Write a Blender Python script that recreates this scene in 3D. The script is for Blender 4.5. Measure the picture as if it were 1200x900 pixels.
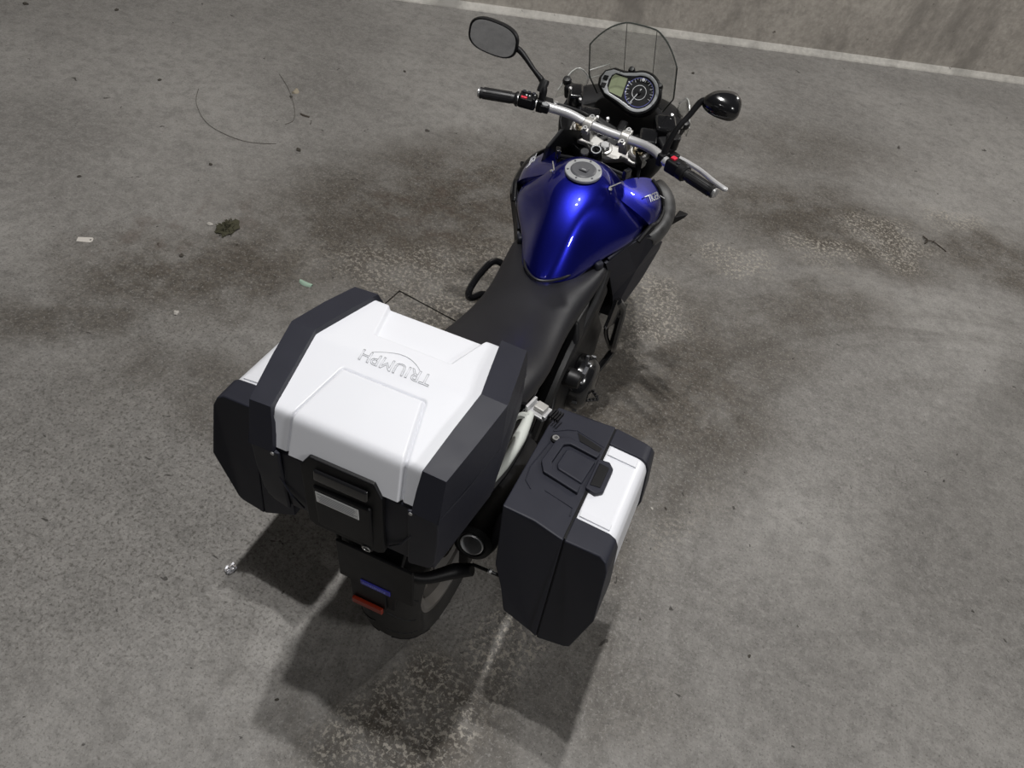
import bpy, bmesh, math, random
import numpy as np
from mathutils import Vector, Matrix

random.seed(7)
for o in list(bpy.data.objects):
    bpy.data.objects.remove(o, do_unlink=True)
scene = bpy.context.scene
COL = scene.collection

# ------------------------------------------------------------------ camera
cam_d = bpy.data.cameras.new('camera')
cam = bpy.data.objects.new('camera', cam_d)
COL.objects.link(cam)
R_ = Vector((0.903725, 0.399349, 0.154276))
U_ = Vector((-0.396669, 0.645530, 0.652645))
F_ = Vector((-0.161043, 0.651008, -0.741791))
mw = Matrix(((R_.x, U_.x, -F_.x, 0.374817), (R_.y, U_.y, -F_.y, -1.113156),
             (R_.z, U_.z, -F_.z, 2.316243), (0, 0, 0, 1)))
cam.matrix_world = mw
cam_d.sensor_width = 36.0
cam_d.lens = 36.0 * 896.41 / 1200.0
cam_d.clip_start = 0.02
scene.camera = cam

# ------------------------------------------------------------------ world and lamps
world = bpy.data.worlds.new('garage_ambient')
scene.world = world
world.use_nodes = True
world.node_tree.nodes['Background'].inputs[0].default_value = (0.88, 0.94, 1.0, 1)
world.node_tree.nodes['Background'].inputs[1].default_value = 0.025

def lamp(name, loc, watts, radius, col=(1, 0.985, 0.965)):
    d = bpy.data.lights.new(name, 'POINT')
    d.energy = watts; d.shadow_soft_size = radius; d.color = col
    o = bpy.data.objects.new(name, d); o.location = loc
    COL.objects.link(o)
    return o
lamp('bulb_or_fill', (-0.44, 0.70, 7.00), 730, 0.07)      # twin high-bay fitting over the bike
lamp('bulb_or_fill', (-0.46, -0.05, 7.00), 730, 0.07)
lamp('bulb_or_fill', (3.25, 5.00, 4.00), 310, 0.10)         # next fitting along the garage
lamp('bulb_or_fill', (3.40, -0.90, 3.30), 205, 0.25)  # unseen fill added at the right to lift the side case shadow
lamp('bulb_or_fill', (-3.60, 3.40, 4.20), 15, 0.15)  # weak unseen fill added at the left to even out the floor
lamp('bulb_or_fill', (-0.20, -5.00, 4.20), 45, 0.15)  # unseen fill added behind the camera to brighten the rear faces

vs = scene.view_settings
vs.view_transform = 'Standard'; vs.look = 'None'; vs.gamma = 1.0
vs.exposure = 0.0; vs.use_curve_mapping = False

# ------------------------------------------------------------------ materials
MATS = {}
def newmat(name):
    m = bpy.data.materials.new(name); m.use_nodes = True
    nt = m.node_tree
    return m, nt, nt.nodes['Principled BSDF']

def pm(name, col, rough=0.5, metal=0.0, grain=0.0, gscale=400.0, coat=0.0, var=0.0, vscale=12.0,
       emit=None, trans=0.0, ior=1.45, alpha=1.0, spec=0.5):
    m, nt, b = newmat(name)
    b.inputs['Base Color'].default_value = (*col, 1)
    b.inputs['Roughness'].default_value = rough
    b.inputs['Metallic'].default_value = metal
    b.inputs['IOR'].default_value = ior
    b.inputs['Specular IOR Level'].default_value = spec
    if coat: 
        b.inputs['Coat Weight'].default_value = coat
        b.inputs['Coat Roughness'].default_value = 0.03
    if trans: b.inputs['Transmission Weight'].default_value = trans
    if emit:
        b.inputs['Emission Color'].default_value = (*emit[0], 1)
        b.inputs['Emission Strength'].default_value = emit[1]
    tc = nt.nodes.new('ShaderNodeTexCoord')
    if var:
        n = nt.nodes.new('ShaderNodeTexNoise'); n.inputs['Scale'].default_value = vscale
        n.inputs['Detail'].default_value = 6
        nt.links.new(tc.outputs['Object'], n.inputs['Vector'])
        mx = nt.nodes.new('ShaderNodeMix'); mx.data_type = 'RGBA'
        mx.inputs[6].default_value = (*[c * (1 - var) for c in col], 1)
        mx.inputs[7].default_value = (*[min(1, c * (1 + var)) for c in col], 1)
        nt.links.new(n.outputs['Fac'], mx.inputs[0]); nt.links.new(mx.outputs[2], b.inputs['Base Color'])
        mr = nt.nodes.new('ShaderNodeMapRange')
        mr.inputs['To Min'].default_value = max(0, rough - .08); mr.inputs['To Max'].default_value = min(1, rough + .08)
        nt.links.new(n.outputs['Fac'], mr.inputs['Value']); nt.links.new(mr.outputs['Result'], b.inputs['Roughness'])
    if grain:
        n = nt.nodes.new('ShaderNodeTexNoise'); n.inputs['Scale'].default_value = gscale
        n.inputs['Detail'].default_value = 2
        nt.links.new(tc.outputs['Object'], n.inputs['Vector'])
        bp = nt.nodes.new('ShaderNodeBump'); bp.inputs['Strength'].default_value = grain
        bp.inputs['Distance'].default_value = 0.001
        nt.links.new(n.outputs['Fac'], bp.inputs['Height']); nt.links.new(bp.outputs['Normal'], b.inputs['Normal'])
    MATS[name] = m
    return m

PLASTIC = pm('textured_black_plastic', (0.017, 0.018, 0.027), 0.50, grain=0.2, gscale=900, var=0.12, vscale=20, spec=0.32)
PLASTIC_D = pm('matt_black_plastic', (0.005, 0.005, 0.006), 0.5, grain=0.2, gscale=700, var=0.1, spec=0.3)
GLOSSB = pm('gloss_black', (0.008, 0.008, 0.009), 0.18, coat=0.5)
WHITE = pm('silver_white_paint', (0.68, 0.69, 0.73), 0.33, var=0.02, vscale=6)
VINYL = pm('seat_vinyl', (0.010, 0.010, 0.013), 0.44, grain=0.3, gscale=500, var=0.12, vscale=14, spec=0.45)
RUBBER = pm('rubber', (0.012, 0.012, 0.013), 0.42, var=0.2, vscale=30)
TYRE = pm('tyre_rubber', (0.022, 0.021, 0.020), 0.7, var=0.25, vscale=30, grain=0.3, gscale=300)
ALU = pm('satin_aluminium', (0.60, 0.60, 0.61), 0.36, 0.55, var=0.06)
CAST = pm('cast_aluminium', (0.52, 0.51, 0.49), 0.40, 0.6, var=0.08, vscale=40)
STEEL = pm('bolt_steel', (0.5, 0.5, 0.5), 0.32, 0.8)
GREYRAIL = pm('pale_grey_rail', (0.50, 0.52, 0.49), 0.5, var=0.08)
GREYPANEL = pm('grey_tail_panel', (0.085, 0.087, 0.095), 0.4, var=0.08)
SHROUD = pm('grey_shroud', (0.045, 0.045, 0.046), 0.4, var=0.1)
RIMMET = pm('rim_grey', (0.30, 0.285, 0.27), 0.36, 0.6, var=0.15)
DARKMET = pm('engine_black', (0.007, 0.007, 0.008), 0.45, 0.1, var=0.2, vscale=30)
GOLD = pm('fork_gold', (0.45, 0.38, 0.26), 0.35, 1.0)
REDSW = pm('red_switch', (0.62, 0.02, 0.05), 0.4)
LCD = pm('lcd_panel', (0.24, 0.27, 0.17), 0.25, var=0.05)
DIAL = pm('dial_face', (0.015, 0.02, 0.04), 0.3)
PRINT = pm('white_print', (0.75, 0.76, 0.78), 0.5)
SILVERP = pm('silver_bezel', (0.42, 0.43, 0.44), 0.35, 0.4)
PLATEBLUE = pm('plate_blue', (0.05, 0.05, 0.42), 0.4)
REFLRED = pm('red_reflector', (0.26, 0.028, 0.012), 0.3)
LOGOGREY = pm('logo_outline', (0.42, 0.43, 0.45), 0.4)
MIRROR = pm('mirror_glass', (0.62, 0.64, 0.68), 0.03, 1.0)
LINEBLUE = pm('plate_marks', (0.20, 0.22, 0.70), 0.5)

def tank_paint():
    m, nt, b = newmat('metallic_blue_paint')
    b.inputs['Base Color'].default_value = (0.006, 0.008, 0.20, 1)
    b.inputs['Metallic'].default_value = 0.92
    b.inputs['Roughness'].default_value = 0.34
    b.inputs['Coat Weight'].default_value = 1.0
    b.inputs['Coat Roughness'].default_value = 0.02
    tc = nt.nodes.new('ShaderNodeTexCoord')
    v = nt.nodes.new('ShaderNodeTexVoronoi'); v.inputs['Scale'].default_value = 1500
    nt.links.new(tc.outputs['Object'], v.inputs['Vector'])
    mx = nt.nodes.new('ShaderNodeMix'); mx.data_type = 'RGBA'
    mx.inputs[6].default_value = (0.004, 0.005, 0.13, 1); mx.inputs[7].default_value = (0.013, 0.018, 0.42, 1)
    nt.links.new(v.outputs['Distance'], mx.inputs[0]); nt.links.new(mx.outputs[2], b.inputs['Base Color'])
    return m
BLUE = tank_paint()

def clear_mat(name, tint, mixf=0.10):
    m, nt, b = newmat(name)
    out = nt.nodes['Material Output']
    tr = nt.nodes.new('ShaderNodeBsdfTransparent'); tr.inputs[0].default_value = (*tint, 1)
    b.inputs['Base Color'].default_value = (0.30, 0.30, 0.30, 1); b.inputs['Roughness'].default_value = 0.05
    lw = nt.nodes.new('ShaderNodeLayerWeight'); lw.inputs['Blend'].default_value = 0.5
    pw = nt.nodes.new('ShaderNodeMath'); pw.operation = 'POWER'; pw.inputs[1].default_value = 4.0
    nt.links.new(lw.outputs['Facing'], pw.inputs[0])
    ad = nt.nodes.new('ShaderNodeMath'); ad.operation = 'ADD'; ad.inputs[1].default_value = mixf; ad.use_clamp = True
    nt.links.new(pw.outputs[0], ad.inputs[0])
    ms = nt.nodes.new('ShaderNodeMixShader')
    nt.links.new(ad.outputs[0], ms.inputs[0]); nt.links.new(tr.outputs[0], ms.inputs[1])
    nt.links.new(b.outputs[0], ms.inputs[2]); nt.links.new(ms.outputs[0], out.inputs['Surface'])
    return m
SCREEN = clear_mat('clear_acrylic', (0.955, 0.96, 0.95), 0.02)
SCREENEDGE = pm('acrylic_edge', (0.05, 0.055, 0.05), 0.2)
CLEAREDGE = pm('clear_edge', (0.45, 0.46, 0.44), 0.2)

# ---- concrete: stains are dirt with shapes of their own, laid out on the ground in metres
def concrete(name, light, dark, stains=(), flecks=(), wall=False):
    m, nt, b = newmat(name)
    N = nt.nodes; L = nt.links
    geo = N.new('ShaderNodeNewGeometry')
    P = geo.outputs['Position']
    def noise(scale, detail=6, rough=0.55, vec=P, dist=0.0):
        n = N.new('ShaderNodeTexNoise'); n.inputs['Scale'].default_value = scale
        n.inputs['Detail'].default_value = detail; n.inputs['Roughness'].default_value = rough
        n.inputs['Distortion'].default_value = dist
        L.new(vec, n.inputs['Vector']); return n.outputs['Fac']
    def rng(v, a, b_, c=0.0, d=1.0, smooth=True):
        r = N.new('ShaderNodeMapRange'); r.interpolation_type = 'SMOOTHSTEP' if smooth else 'LINEAR'
        r.inputs['From Min'].default_value = a; r.inputs['From Max'].default_value = b_
        r.inputs['To Min'].default_value = c; r.inputs['To Max'].default_value = d
        L.new(v, r.inputs['Value']); return r.outputs['Result']
    def mth(op, a, b_):
        n = N.new('ShaderNodeMath'); n.operation = op
        for i, x in enumerate((a, b_)):
            if isinstance(x, (int, float)): n.inputs[i].default_value = x
            else: L.new(x, n.inputs[i])
        return n.outputs[0]
    def mix(f, a, b_):
        n = N.new('ShaderNodeMix'); n.data_type = 'RGBA'
        if isinstance(f, (int, float)): n.inputs[0].default_value = f
        else: L.new(f, n.inputs[0])
        for s, x in ((6, a), (7, b_)):
            if isinstance(x, tuple): n.inputs[s].default_value = (*x, 1)
            else: L.new(x, n.inputs[s])
        return n.outputs[2]
    def vmap(loc, rot, scl, vec=P):
        mp = N.new('ShaderNodeMapping'); mp.vector_type = 'TEXTURE'
        mp.inputs['Location'].default_value = loc; mp.inputs['Rotation'].default_value = (0, 0, rot)
        mp.inputs['Scale'].default_value = scl; L.new(vec, mp.inputs['Vector'])
        return mp.outputs[0]
    def vlen(v):
        n = N.new('ShaderNodeVectorMath'); n.operation = 'LENGTH'; L.new(v, n.inputs[0]); return n.outputs['Value']
    # warped coordinate for ragged stain outlines
    nw = N.new('ShaderNodeTexNoise'); nw.inputs['Scale'].default_value = 3.0; nw.inputs['Detail'].default_value = 5
    L.new(P, nw.inputs['Vector'])
    sub = N.new('ShaderNodeVectorMath'); sub.operation = 'SUBTRACT'; sub.inputs[1].default_value = (.5, .5, .5)
    L.new(nw.outputs['Color'], sub.inputs[0])
    sc = N.new('ShaderNodeVectorMath'); sc.operation = 'SCALE'; sc.inputs['Scale'].default_value = 0.55
    L.new(sub.outputs[0], sc.inputs[0])
    ad = N.new('ShaderNodeVectorMath'); ad.operation = 'ADD'; L.new(P, ad.inputs[0]); L.new(sc.outputs[0], ad.inputs[1])
    W = ad.outputs[0]
    def ellipses(lst):
        acc = None
        for (x, y, rx, ry, rot, amp) in lst:
            d = vlen(vmap((x, y, 0), rot, (rx, ry, 1000), W))
            k = rng(d, 0.25, 1.15, amp, 0.0)
            acc = k if acc is None else mth('MAXIMUM', acc, k)
        return acc
    big = noise(0.9, 5); mid = noise(6, 6, 0.6); fine = noise(38, 5, 0.65); grit = noise(170, 3, 0.7)
    col = mix(rng(big, .35, .68), dark, light)
    col = mix(mth('MULTIPLY', rng(mid, .45, .75), 0.45), col, tuple(c * .72 for c in dark))
    col = mix(mth('MULTIPLY', rng(fine, .38, .72), 0.38), col, tuple(c * 1.25 for c in light))
    if wall:
        ws = noise(2.2, 6, .6, vmap((0, 0, 0), 0, (1, 1, 3.0)))
        col = mix(mth('MULTIPLY', rng(ws, .52, .68), 0.75), col, tuple(c * .55 for c in dark))
        sp = noise(14, 4, .7)
        col = mix(rng(sp, .67, .74), col, (0.06, 0.05, 0.04))
    mot = noise(17, 6, .65)
    col = mix(mth('MULTIPLY', rng(mot, .42, .68), 0.40), col, tuple(c * .58 for c in dark))
    st = None
    if stains:
        st = ellipses(stains)
        stn = mth('MULTIPLY', st, rng(noise(4.5, 8, .66), .32, .58, .50, 1.0))
        col = mix(mth('MULTIPLY', stn, .97), col, mix(rng(fine, .35, .65), (0.040, 0.033, 0.026), (0.088, 0.075, 0.060)))
    if not wall:
        # curved tyre sweeps on the right of the bay
        v = vmap((2.35, 0.55, 0), 0, (1, 1, 1))
        r = vlen(v)
        cb = N.new('ShaderNodeCombineXYZ'); L.new(mth('MULTIPLY', r, 9.0), cb.inputs[0])
        sp_ = N.new('ShaderNodeSeparateXYZ'); L.new(v, sp_.inputs[0])
        at = N.new('ShaderNodeMath'); at.operation = 'ARCTAN2'; L.new(sp_.outputs[1], at.inputs[0]); L.new(sp_.outputs[0], at.inputs[1])
        L.new(mth('MULTIPLY', at.outputs[0], 1.3), cb.inputs[1])
        rn = noise(1.0, 7, .65, cb.outputs[0], .2)
        band = mth('MULTIPLY', rng(r, 1.35, 1.8), rng(r, 3.4, 2.6))
        col = mix(mth('MULTIPLY', mth('MULTIPLY', rng(rn, .46, .70), band), .40), col, (0.045, 0.039, 0.031))
        # pits and worn pebble texture, strongest on the left half
        pit = noise(80, 5, .7, P, .0)
        pm_ = ellipses([(-1.0, -0.1, 1.3, 0.9, 0.5, 1.0), (-1.6, 0.6, 0.9, 0.6, .3, .8), (0.3, 0.0, 0.5, 0.4, 0, .8), (1.2, 1.3, .5, .5, 0, .35)])
        pk = mth('MULTIPLY', rng(pit, .50, .62), mth('ADD', pm_, .25))
        col = mix(mth('MULTIPLY', pk, .55), col, (0.058, 0.053, 0.046))
        pit2 = noise(85, 5, .7, P, .0)
        col = mix(mth('MULTIPLY', rng(pit2, .53, .66), .45), col, (0.31, 0.30, 0.285))
        grn = noise(120, 4, .75)
        col = mix(mth('MULTIPLY', rng(grn, .53, .64), .50), col, (0.047, 0.042, 0.035))
        grn2 = noise(135, 3, .7, vmap((3.1, 1.7, 0), .4, (1, 1, 1)))
        col = mix(mth('MULTIPLY', rng(grn2, .60, .68), .45), col, (0.34, 0.325, 0.30))
        # soil flecks
        spk = noise(22, 3, .5, P, .6)
        col = mix(mth('MULTIPLY', rng(spk, .715, .74), .8), col, (0.02, 0.017, 0.014))
        # light worn flecks
        fl = ellipses(flecks)
        fn = noise(58, 5, .72, P, .25)
        lk = mth('MULTIPLY', rng(fl, .05, .85), rng(fn, .52, .57))
        col = mix(mth('MULTIPLY', lk, .85), col, (0.32, 0.295, 0.255))
        # reddish scuffs on the left
        rd = mth('MULTIPLY', ellipses([(-1.85, 1.0, .7, .25, .9, .6), (-1.0, 1.75, .4, .5, .2, .5)]), rng(noise(9, 5, .6), .5, .66))
        col = mix(mth('MULTIPLY', rd, .5), col, (0.075, 0.048, 0.038))
    L.new(col, b.inputs['Base Color'])
    rgh = mth('ADD', rng(mid, .3, .7, .42, .62), 0.0)
    if stains: rgh = mth('ADD', rgh, 0.05)
    L.new(rgh, b.inputs['Roughness'])
    b.inputs['Specular IOR Level'].default_value = 0.35
    bp = N.new('ShaderNodeBump'); bp.inputs['Strength'].default_value = 0.35; bp.inputs['Distance'].default_value = 0.006
    h = mth('ADD', mth('MULTIPLY', fine, 1.0), mth('MULTIPLY', grit, .45))
    if not wall: h = mth('SUBTRACT', h, mth('MULTIPLY', rng(pit, .54, .63), mth('MULTIPLY', pm_, .35)))
    L.new(h, bp.inputs['Height']); L.new(bp.outputs['Normal'], b.inputs['Normal'])
    return m

STAINS = [(-0.90, 1.75, 1.45, .78, 1.0, 1.0), (-1.50, .85, .85, .42, .7, 1.0), (-.35, .9, .6, .7, 0, 1.0), (-1.75, .35, .50, .20, .7, .8), (-1.10, .35, .55, .30, .4, .7),
          (0.42, 1.20, .60, 1.0, -.25, 1.0), (0.95, 2.95, 1.05, .52, .25, 1.0), (1.95, 3.25, 1.0, .42, .35, 1.0), (0.15, -0.42, .55, .30, .5, 1.0),
          (0.62, -0.12, .40, .30, .4, .45), (-0.20, 2.3, .8, .7, 0, .8), (0.55, 3.6, 1.1, .45, .5, .55), (0.25, .45, .5, .55, 0, .85), (1.0, 2.2, .6, .3, .7, .8), (.75,1.7,.35,.5,.1,.75)]
FLECKS = [(1.25, 3.05, .36, .26, .35, 1.0), (.95, 2.7, .30, .18, .4, .95), (1.65, 3.5, .30, .18, .4, .9), (.52, 2.3, .28, .18, .3, 1.0),
          (.25, 1.7, .24, .24, 0, 1.0), (.25, 1.4, .12, .25, 0, .6), (.10, -.42, .34, .22, .5, 1.0), (.32, -.05, .18, .24, 0, 1.0), (-.85, 1.30, .60, .34, .5, .6),
          (-.5, 1.25, .24, .18, 0, 1.0), (-.4, 1.6, .45, .35, 0, .6), (.7,.6,.15,.3,0,.4)]
CONC = concrete('stained_concrete_floor', (0.258, 0.248, 0.234), (0.168, 0.160, 0.150), STAINS, FLECKS)
CONC_W = concrete('concrete_wall', (0.42, 0.39, 0.35), (0.30, 0.275, 0.245), wall=True)
CONC_T = concrete('cement_fillet', (0.44, 0.42, 0.385), (0.36, 0.345, 0.315), wall=True)

# ------------------------------------------------------------------ mesh builder
class MB:
    def __init__(s): s.v = []; s.f = []
    def add(s, vs_, fs):
        o = len(s.v); s.v += [tuple(map(float, v)) for v in vs_]; s.f += [tuple(o + i for i in f) for f in fs]; return s
    def loft(s, rings, cap=True, closed=True):
        n = len(rings[0]); vs_ = [p for r in rings for p in r]; fs = []
        for i in range(len(rings) - 1):
            for j in range(n if closed else n - 1):
                k = (j + 1) % n
                fs.append((i*n+j, i*n+k, (i+1)*n+k, (i+1)*n+j))
        if cap and closed:
            fs.append(tuple(range(n))[::-1]); fs.append(tuple((len(rings)-1)*n + j for j in range(n)))
        return s.add(vs_, fs)
    def box(s, c, size, rot=None):
        c = Vector(c); hx, hy, hz = [d/2 for d in size]
        q = [(-hx,-hy,-hz),(hx,-hy,-hz),(hx,hy,-hz),(-hx,hy,-hz),(-hx,-hy,hz),(hx,-hy,hz),(hx,hy,hz),(-hx,hy,hz)]
        q = [Vector(p) for p in q]
        if rot is not None: q = [rot @ p for p in q]
        return s.add([p + c for p in q], [(0,3,2,1),(4,5,6,7),(0,1,5,4),(1,2,6,5),(2,3,7,6),(3,0,4,7)])
    def prism(s, poly, fr, depth):
        """poly 2d in frame fr=(origin,ux,uy,un); extruded from 0 to depth along un"""
        o, ux, uy, un = [Vector(a) for a in fr]
        a = [o + ux*p[0] + uy*p[1] for p in poly]; b = [p + un*depth for p in a]
        return s.loft([a, b])
    def tube(s, pts, r, seg=10, smooth=True, cap=True, res=5):
        pts = [Vector(p) for p in pts]
        rr = list(r) if hasattr(r, '__len__') else [r]*len(pts)
        if smooth and len(pts) > 2:
            P2 = []; R2 = []
            for i in range(len(pts)-1):
                p0 = pts[max(i-1,0)]; p1 = pts[i]; p2 = pts[i+1]; p3 = pts[min(i+2,len(pts)-1)]
                for k in range(res):
                    t = k/res
                    P2.append(0.5*((2*p1)+(p2-p0)*t+(2*p0-5*p1+4*p2-p3)*t*t+(3*p1-p0-3*p2+p3)*t**3))
                    R2.append(rr[i]*(1-t)+rr[i+1]*t)
            P2.append(pts[-1]); R2.append(rr[-1]); pts, rr = P2, R2
        rings = []; up = None
        for i, p in enumerate(pts):
            d = (pts[min(i+1,len(pts)-1)] - pts[max(i-1,0)]).normalized()
            if up is None:
                up = d.orthogonal().normalized()
            else:
                up = (up - d*up.dot(d)); up = up.normalized() if up.length > 1e-6 else d.orthogonal().normalized()
            w = d.cross(up)
            rings.append([p + (up*math.cos(a)+w*math.sin(a))*rr[i] for a in [2*math.pi*k/seg for k in range(seg)]])
        return s.loft(rings, cap)
    def lathe(s, prof, o, axis, seg=24, closed=False, cap=True):
        """prof list of (r, h) along axis"""
        o = Vector(o); ax = Vector(axis).normalized(); u = ax.orthogonal().normalized(); w = ax.cross(u)
        rings = [[o + ax*h + (u*math.cos(a)+w*math.sin(a))*max(r,1e-5) for a in [2*math.pi*k/seg for k in range(seg)]] for r, h in prof]
        if closed: rings.append(rings[0]); cap = False
        return s.loft(rings, cap)
    def build(s, name, mat, parent=None, bevel=0, seg=2, sub=0, smooth=False, sharp=35, sx=1, bang=25, solid=0):
        me = bpy.data.meshes.new(name)
        vv = [(v[0]*sx, v[1], v[2]) for v in s.v]
        ff = s.f if sx > 0 else [f[::-1] for f in s.f]
        me.from_pydata(vv, [], ff); me.update()
        bm = bmesh.new(); bm.from_mesh(me)
        bmesh.ops.remove_doubles(bm, verts=bm.verts, dist=1e-6)
        bmesh.ops.recalc_face_normals(bm, faces=bm.faces)
        if bevel:
            ed = [e for e in bm.edges if len(e.link_faces) == 2 and e.calc_face_angle(0) > math.radians(bang)]
            bmesh.ops.bevel(bm, geom=ed, offset=bevel, offset_type='OFFSET', segments=seg, profile=0.5, affect='EDGES', clamp_overlap=True)
        bm.to_mesh(me); bm.free()
        if smooth or bevel or sub:
            me.polygons.foreach_set('use_smooth', [True]*len(me.polygons))
            if smooth and not sub: me.set_sharp_from_angle(angle=math.radians(sharp))
        me.materials.append(mat)
        o = bpy.data.objects.new(name, me); COL.objects.link(o)
        if parent is not None: o.parent = parent
        if solid:
            md = o.modifiers.new('solid', 'SOLIDIFY'); md.thickness = solid; md.offset = 0
        if sub:
            md = o.modifiers.new('sub', 'SUBSURF'); md.levels = sub; md.render_levels = sub
        if bevel:
            md = o.modifiers.new('wn', 'WEIGHTED_NORMAL'); md.keep_sharp = True
        return o

def rotm(ax, deg): return Matrix.Rotation(math.radians(deg), 3, ax)
def empty(name, loc=(0,0,0)):
    o = bpy.data.objects.new(name, None); o.location = loc; o.empty_display_size = .1; COL.objects.link(o); return o
def tag(o, label, cat=None, group=None, kind=None):
    o['label'] = label
    if cat: o['category'] = cat
    if group: o['group'] = group
    if kind: o['kind'] = kind
    return o

def text_mesh(body, size=1.0, extrude=0.0, outline=0.0, shear=0.0, space=1.0):
    cu = bpy.data.curves.new('lettering_curve', 'FONT'); cu.body = body; cu.size = size; cu.shear = shear
    cu.space_character = space; cu.resolution_u = 3
    if outline: cu.fill_mode = 'NONE'; cu.bevel_depth = outline; cu.bevel_resolution = 0
    else: cu.extrude = extrude
    cu.align_x = 'CENTER'; cu.align_y = 'CENTER'
    ob = bpy.data.objects.new('lettering_tmp', cu); COL.objects.link(ob)
    dg = bpy.context.evaluated_depsgraph_get(); dg.update()
    me = bpy.data.meshes.new_from_object(ob.evaluated_get(dg))
    vs_ = [tuple(v.co) for v in me.vertices]; fs = [tuple(p.vertices) for p in me.polygons]
    bpy.data.objects.remove(ob, do_unlink=True); bpy.data.curves.remove(cu); bpy.data.meshes.remove(me)
    return vs_, fs

def lerp(a, b, t): return a + (b - a)*t
def interp(x, xs, ys): return float(np.interp(x, xs, ys))

# ================================================================== SETTING
def quad_obj(name, vs_, fs, mat):
    b = MB().add(vs_, fs)
    o = b.build(name, mat); o['kind'] = 'structure'; return o

# floor with a rectangular opening that a loose cover slab sits in
hx = Vector((0.993, -0.114, 0)).normalized(); hy = Vector((0.114, 0.993, 0)).normalized()
ho = Vector((-0.785, 1.159, 0))            # far left corner of the cover slab
HL, HW = 0.52, 0.42
c0, c1 = ho, ho + hx*HL
c2, c3 = c1 - hy*HW, ho - hy*HW
X0, X1, Y0, Y1 = -14, 12, -9, 12
hole = [c3, c2, c1, c0]
outer = [(X0, Y0, 0), (X1, Y0, 0), (X1, Y1, 0), (X0, Y1, 0)]
dz = Vector((0, 0, -0.03))
fv = outer + [tuple(p) for p in hole] + [tuple(p + dz) for p in hole]
ff = [(0,1,5,4),(1,2,6,5),(2,3,7,6),(3,0,4,7)] + [(4+i, 4+(i+1)%4, 8+(i+1)%4, 8+i) for i in range(4)] + [(8,9,10,11)]
floor = quad_obj('floor', fv, ff, CONC)
tag(floor, 'grey stained concrete garage floor with dark oily patches and worn light flecks')
g = 0.005
sl = [c3 + hx*g + hy*g, c2 - hx*g + hy*g, c1 - hx*g - hy*g, c0 + hx*g - hy*g]
b = MB().loft([[p + dz for p in sl], [p + Vector((0,0,-0.002)) for p in sl]])
slab = b.build('cover_slab', CONC, floor, bevel=.002)

wd = Vector((4.302, 2.203, 0)).normalized(); wn = Vector((wd.y, -wd.x, 0))   # towards the bike
wa = Vector((-2.188, 3.796, 0)) - wd*9; wb = wa + wd*18
back = -wn*0.25
b = MB().loft([[wa, wb, wb + back, wa + back], [p + Vector((0,0,5.0)) for p in (wa, wb, wb + back, wa + back)]])
wall = b.build('wall_back', CONC_W); wall['kind'] = 'structure'
tag(wall, 'scuffed concrete garage wall at the far end of the bay')
prof = [(0,0),(0.038,0),(0.035,0.008),(0.024,0.018),(0.012,0.028),(0.004,0.040),(0,0.043)]
b = MB().loft([[wa + wn*p[0] + Vector((0,0,p[1]+.0005)) for p in prof], [wb + wn*p[0] + Vector((0,0,p[1]+.0005)) for p in prof]])
tr = b.build('trim_1', CONC_T, smooth=True); tr['kind'] = 'structure'
tag(tr, 'pale cement fillet running along the foot of the garage wall')

pc0 = Vector((2.50, 3.25, 0)); pq = [pc0, pc0 + Vector((.42,-.10,0)), pc0 + Vector((.52,.32,0)), pc0 + Vector((.10,.42,0))]  # unseen pillar added to throw the shadow onto the floor at far right
pil = MB().loft([pq, [p + Vector((0,0,3.0)) for p in pq]]).build('shadow_pillar', CONC_W, bevel=.01); pil['kind'] = 'structure'
tag(pil, 'square concrete pillar added out of view on the right to cast a floor shadow')

# ================================================================== MOTORCYCLE
LEAN = 0.06934
root = empty('motorcycle')
root.rotation_euler = (0, -LEAN, 0)
tag(root, 'blue touring motorcycle with black and white luggage cases parked on the concrete floor', 'motorcycle')

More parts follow.
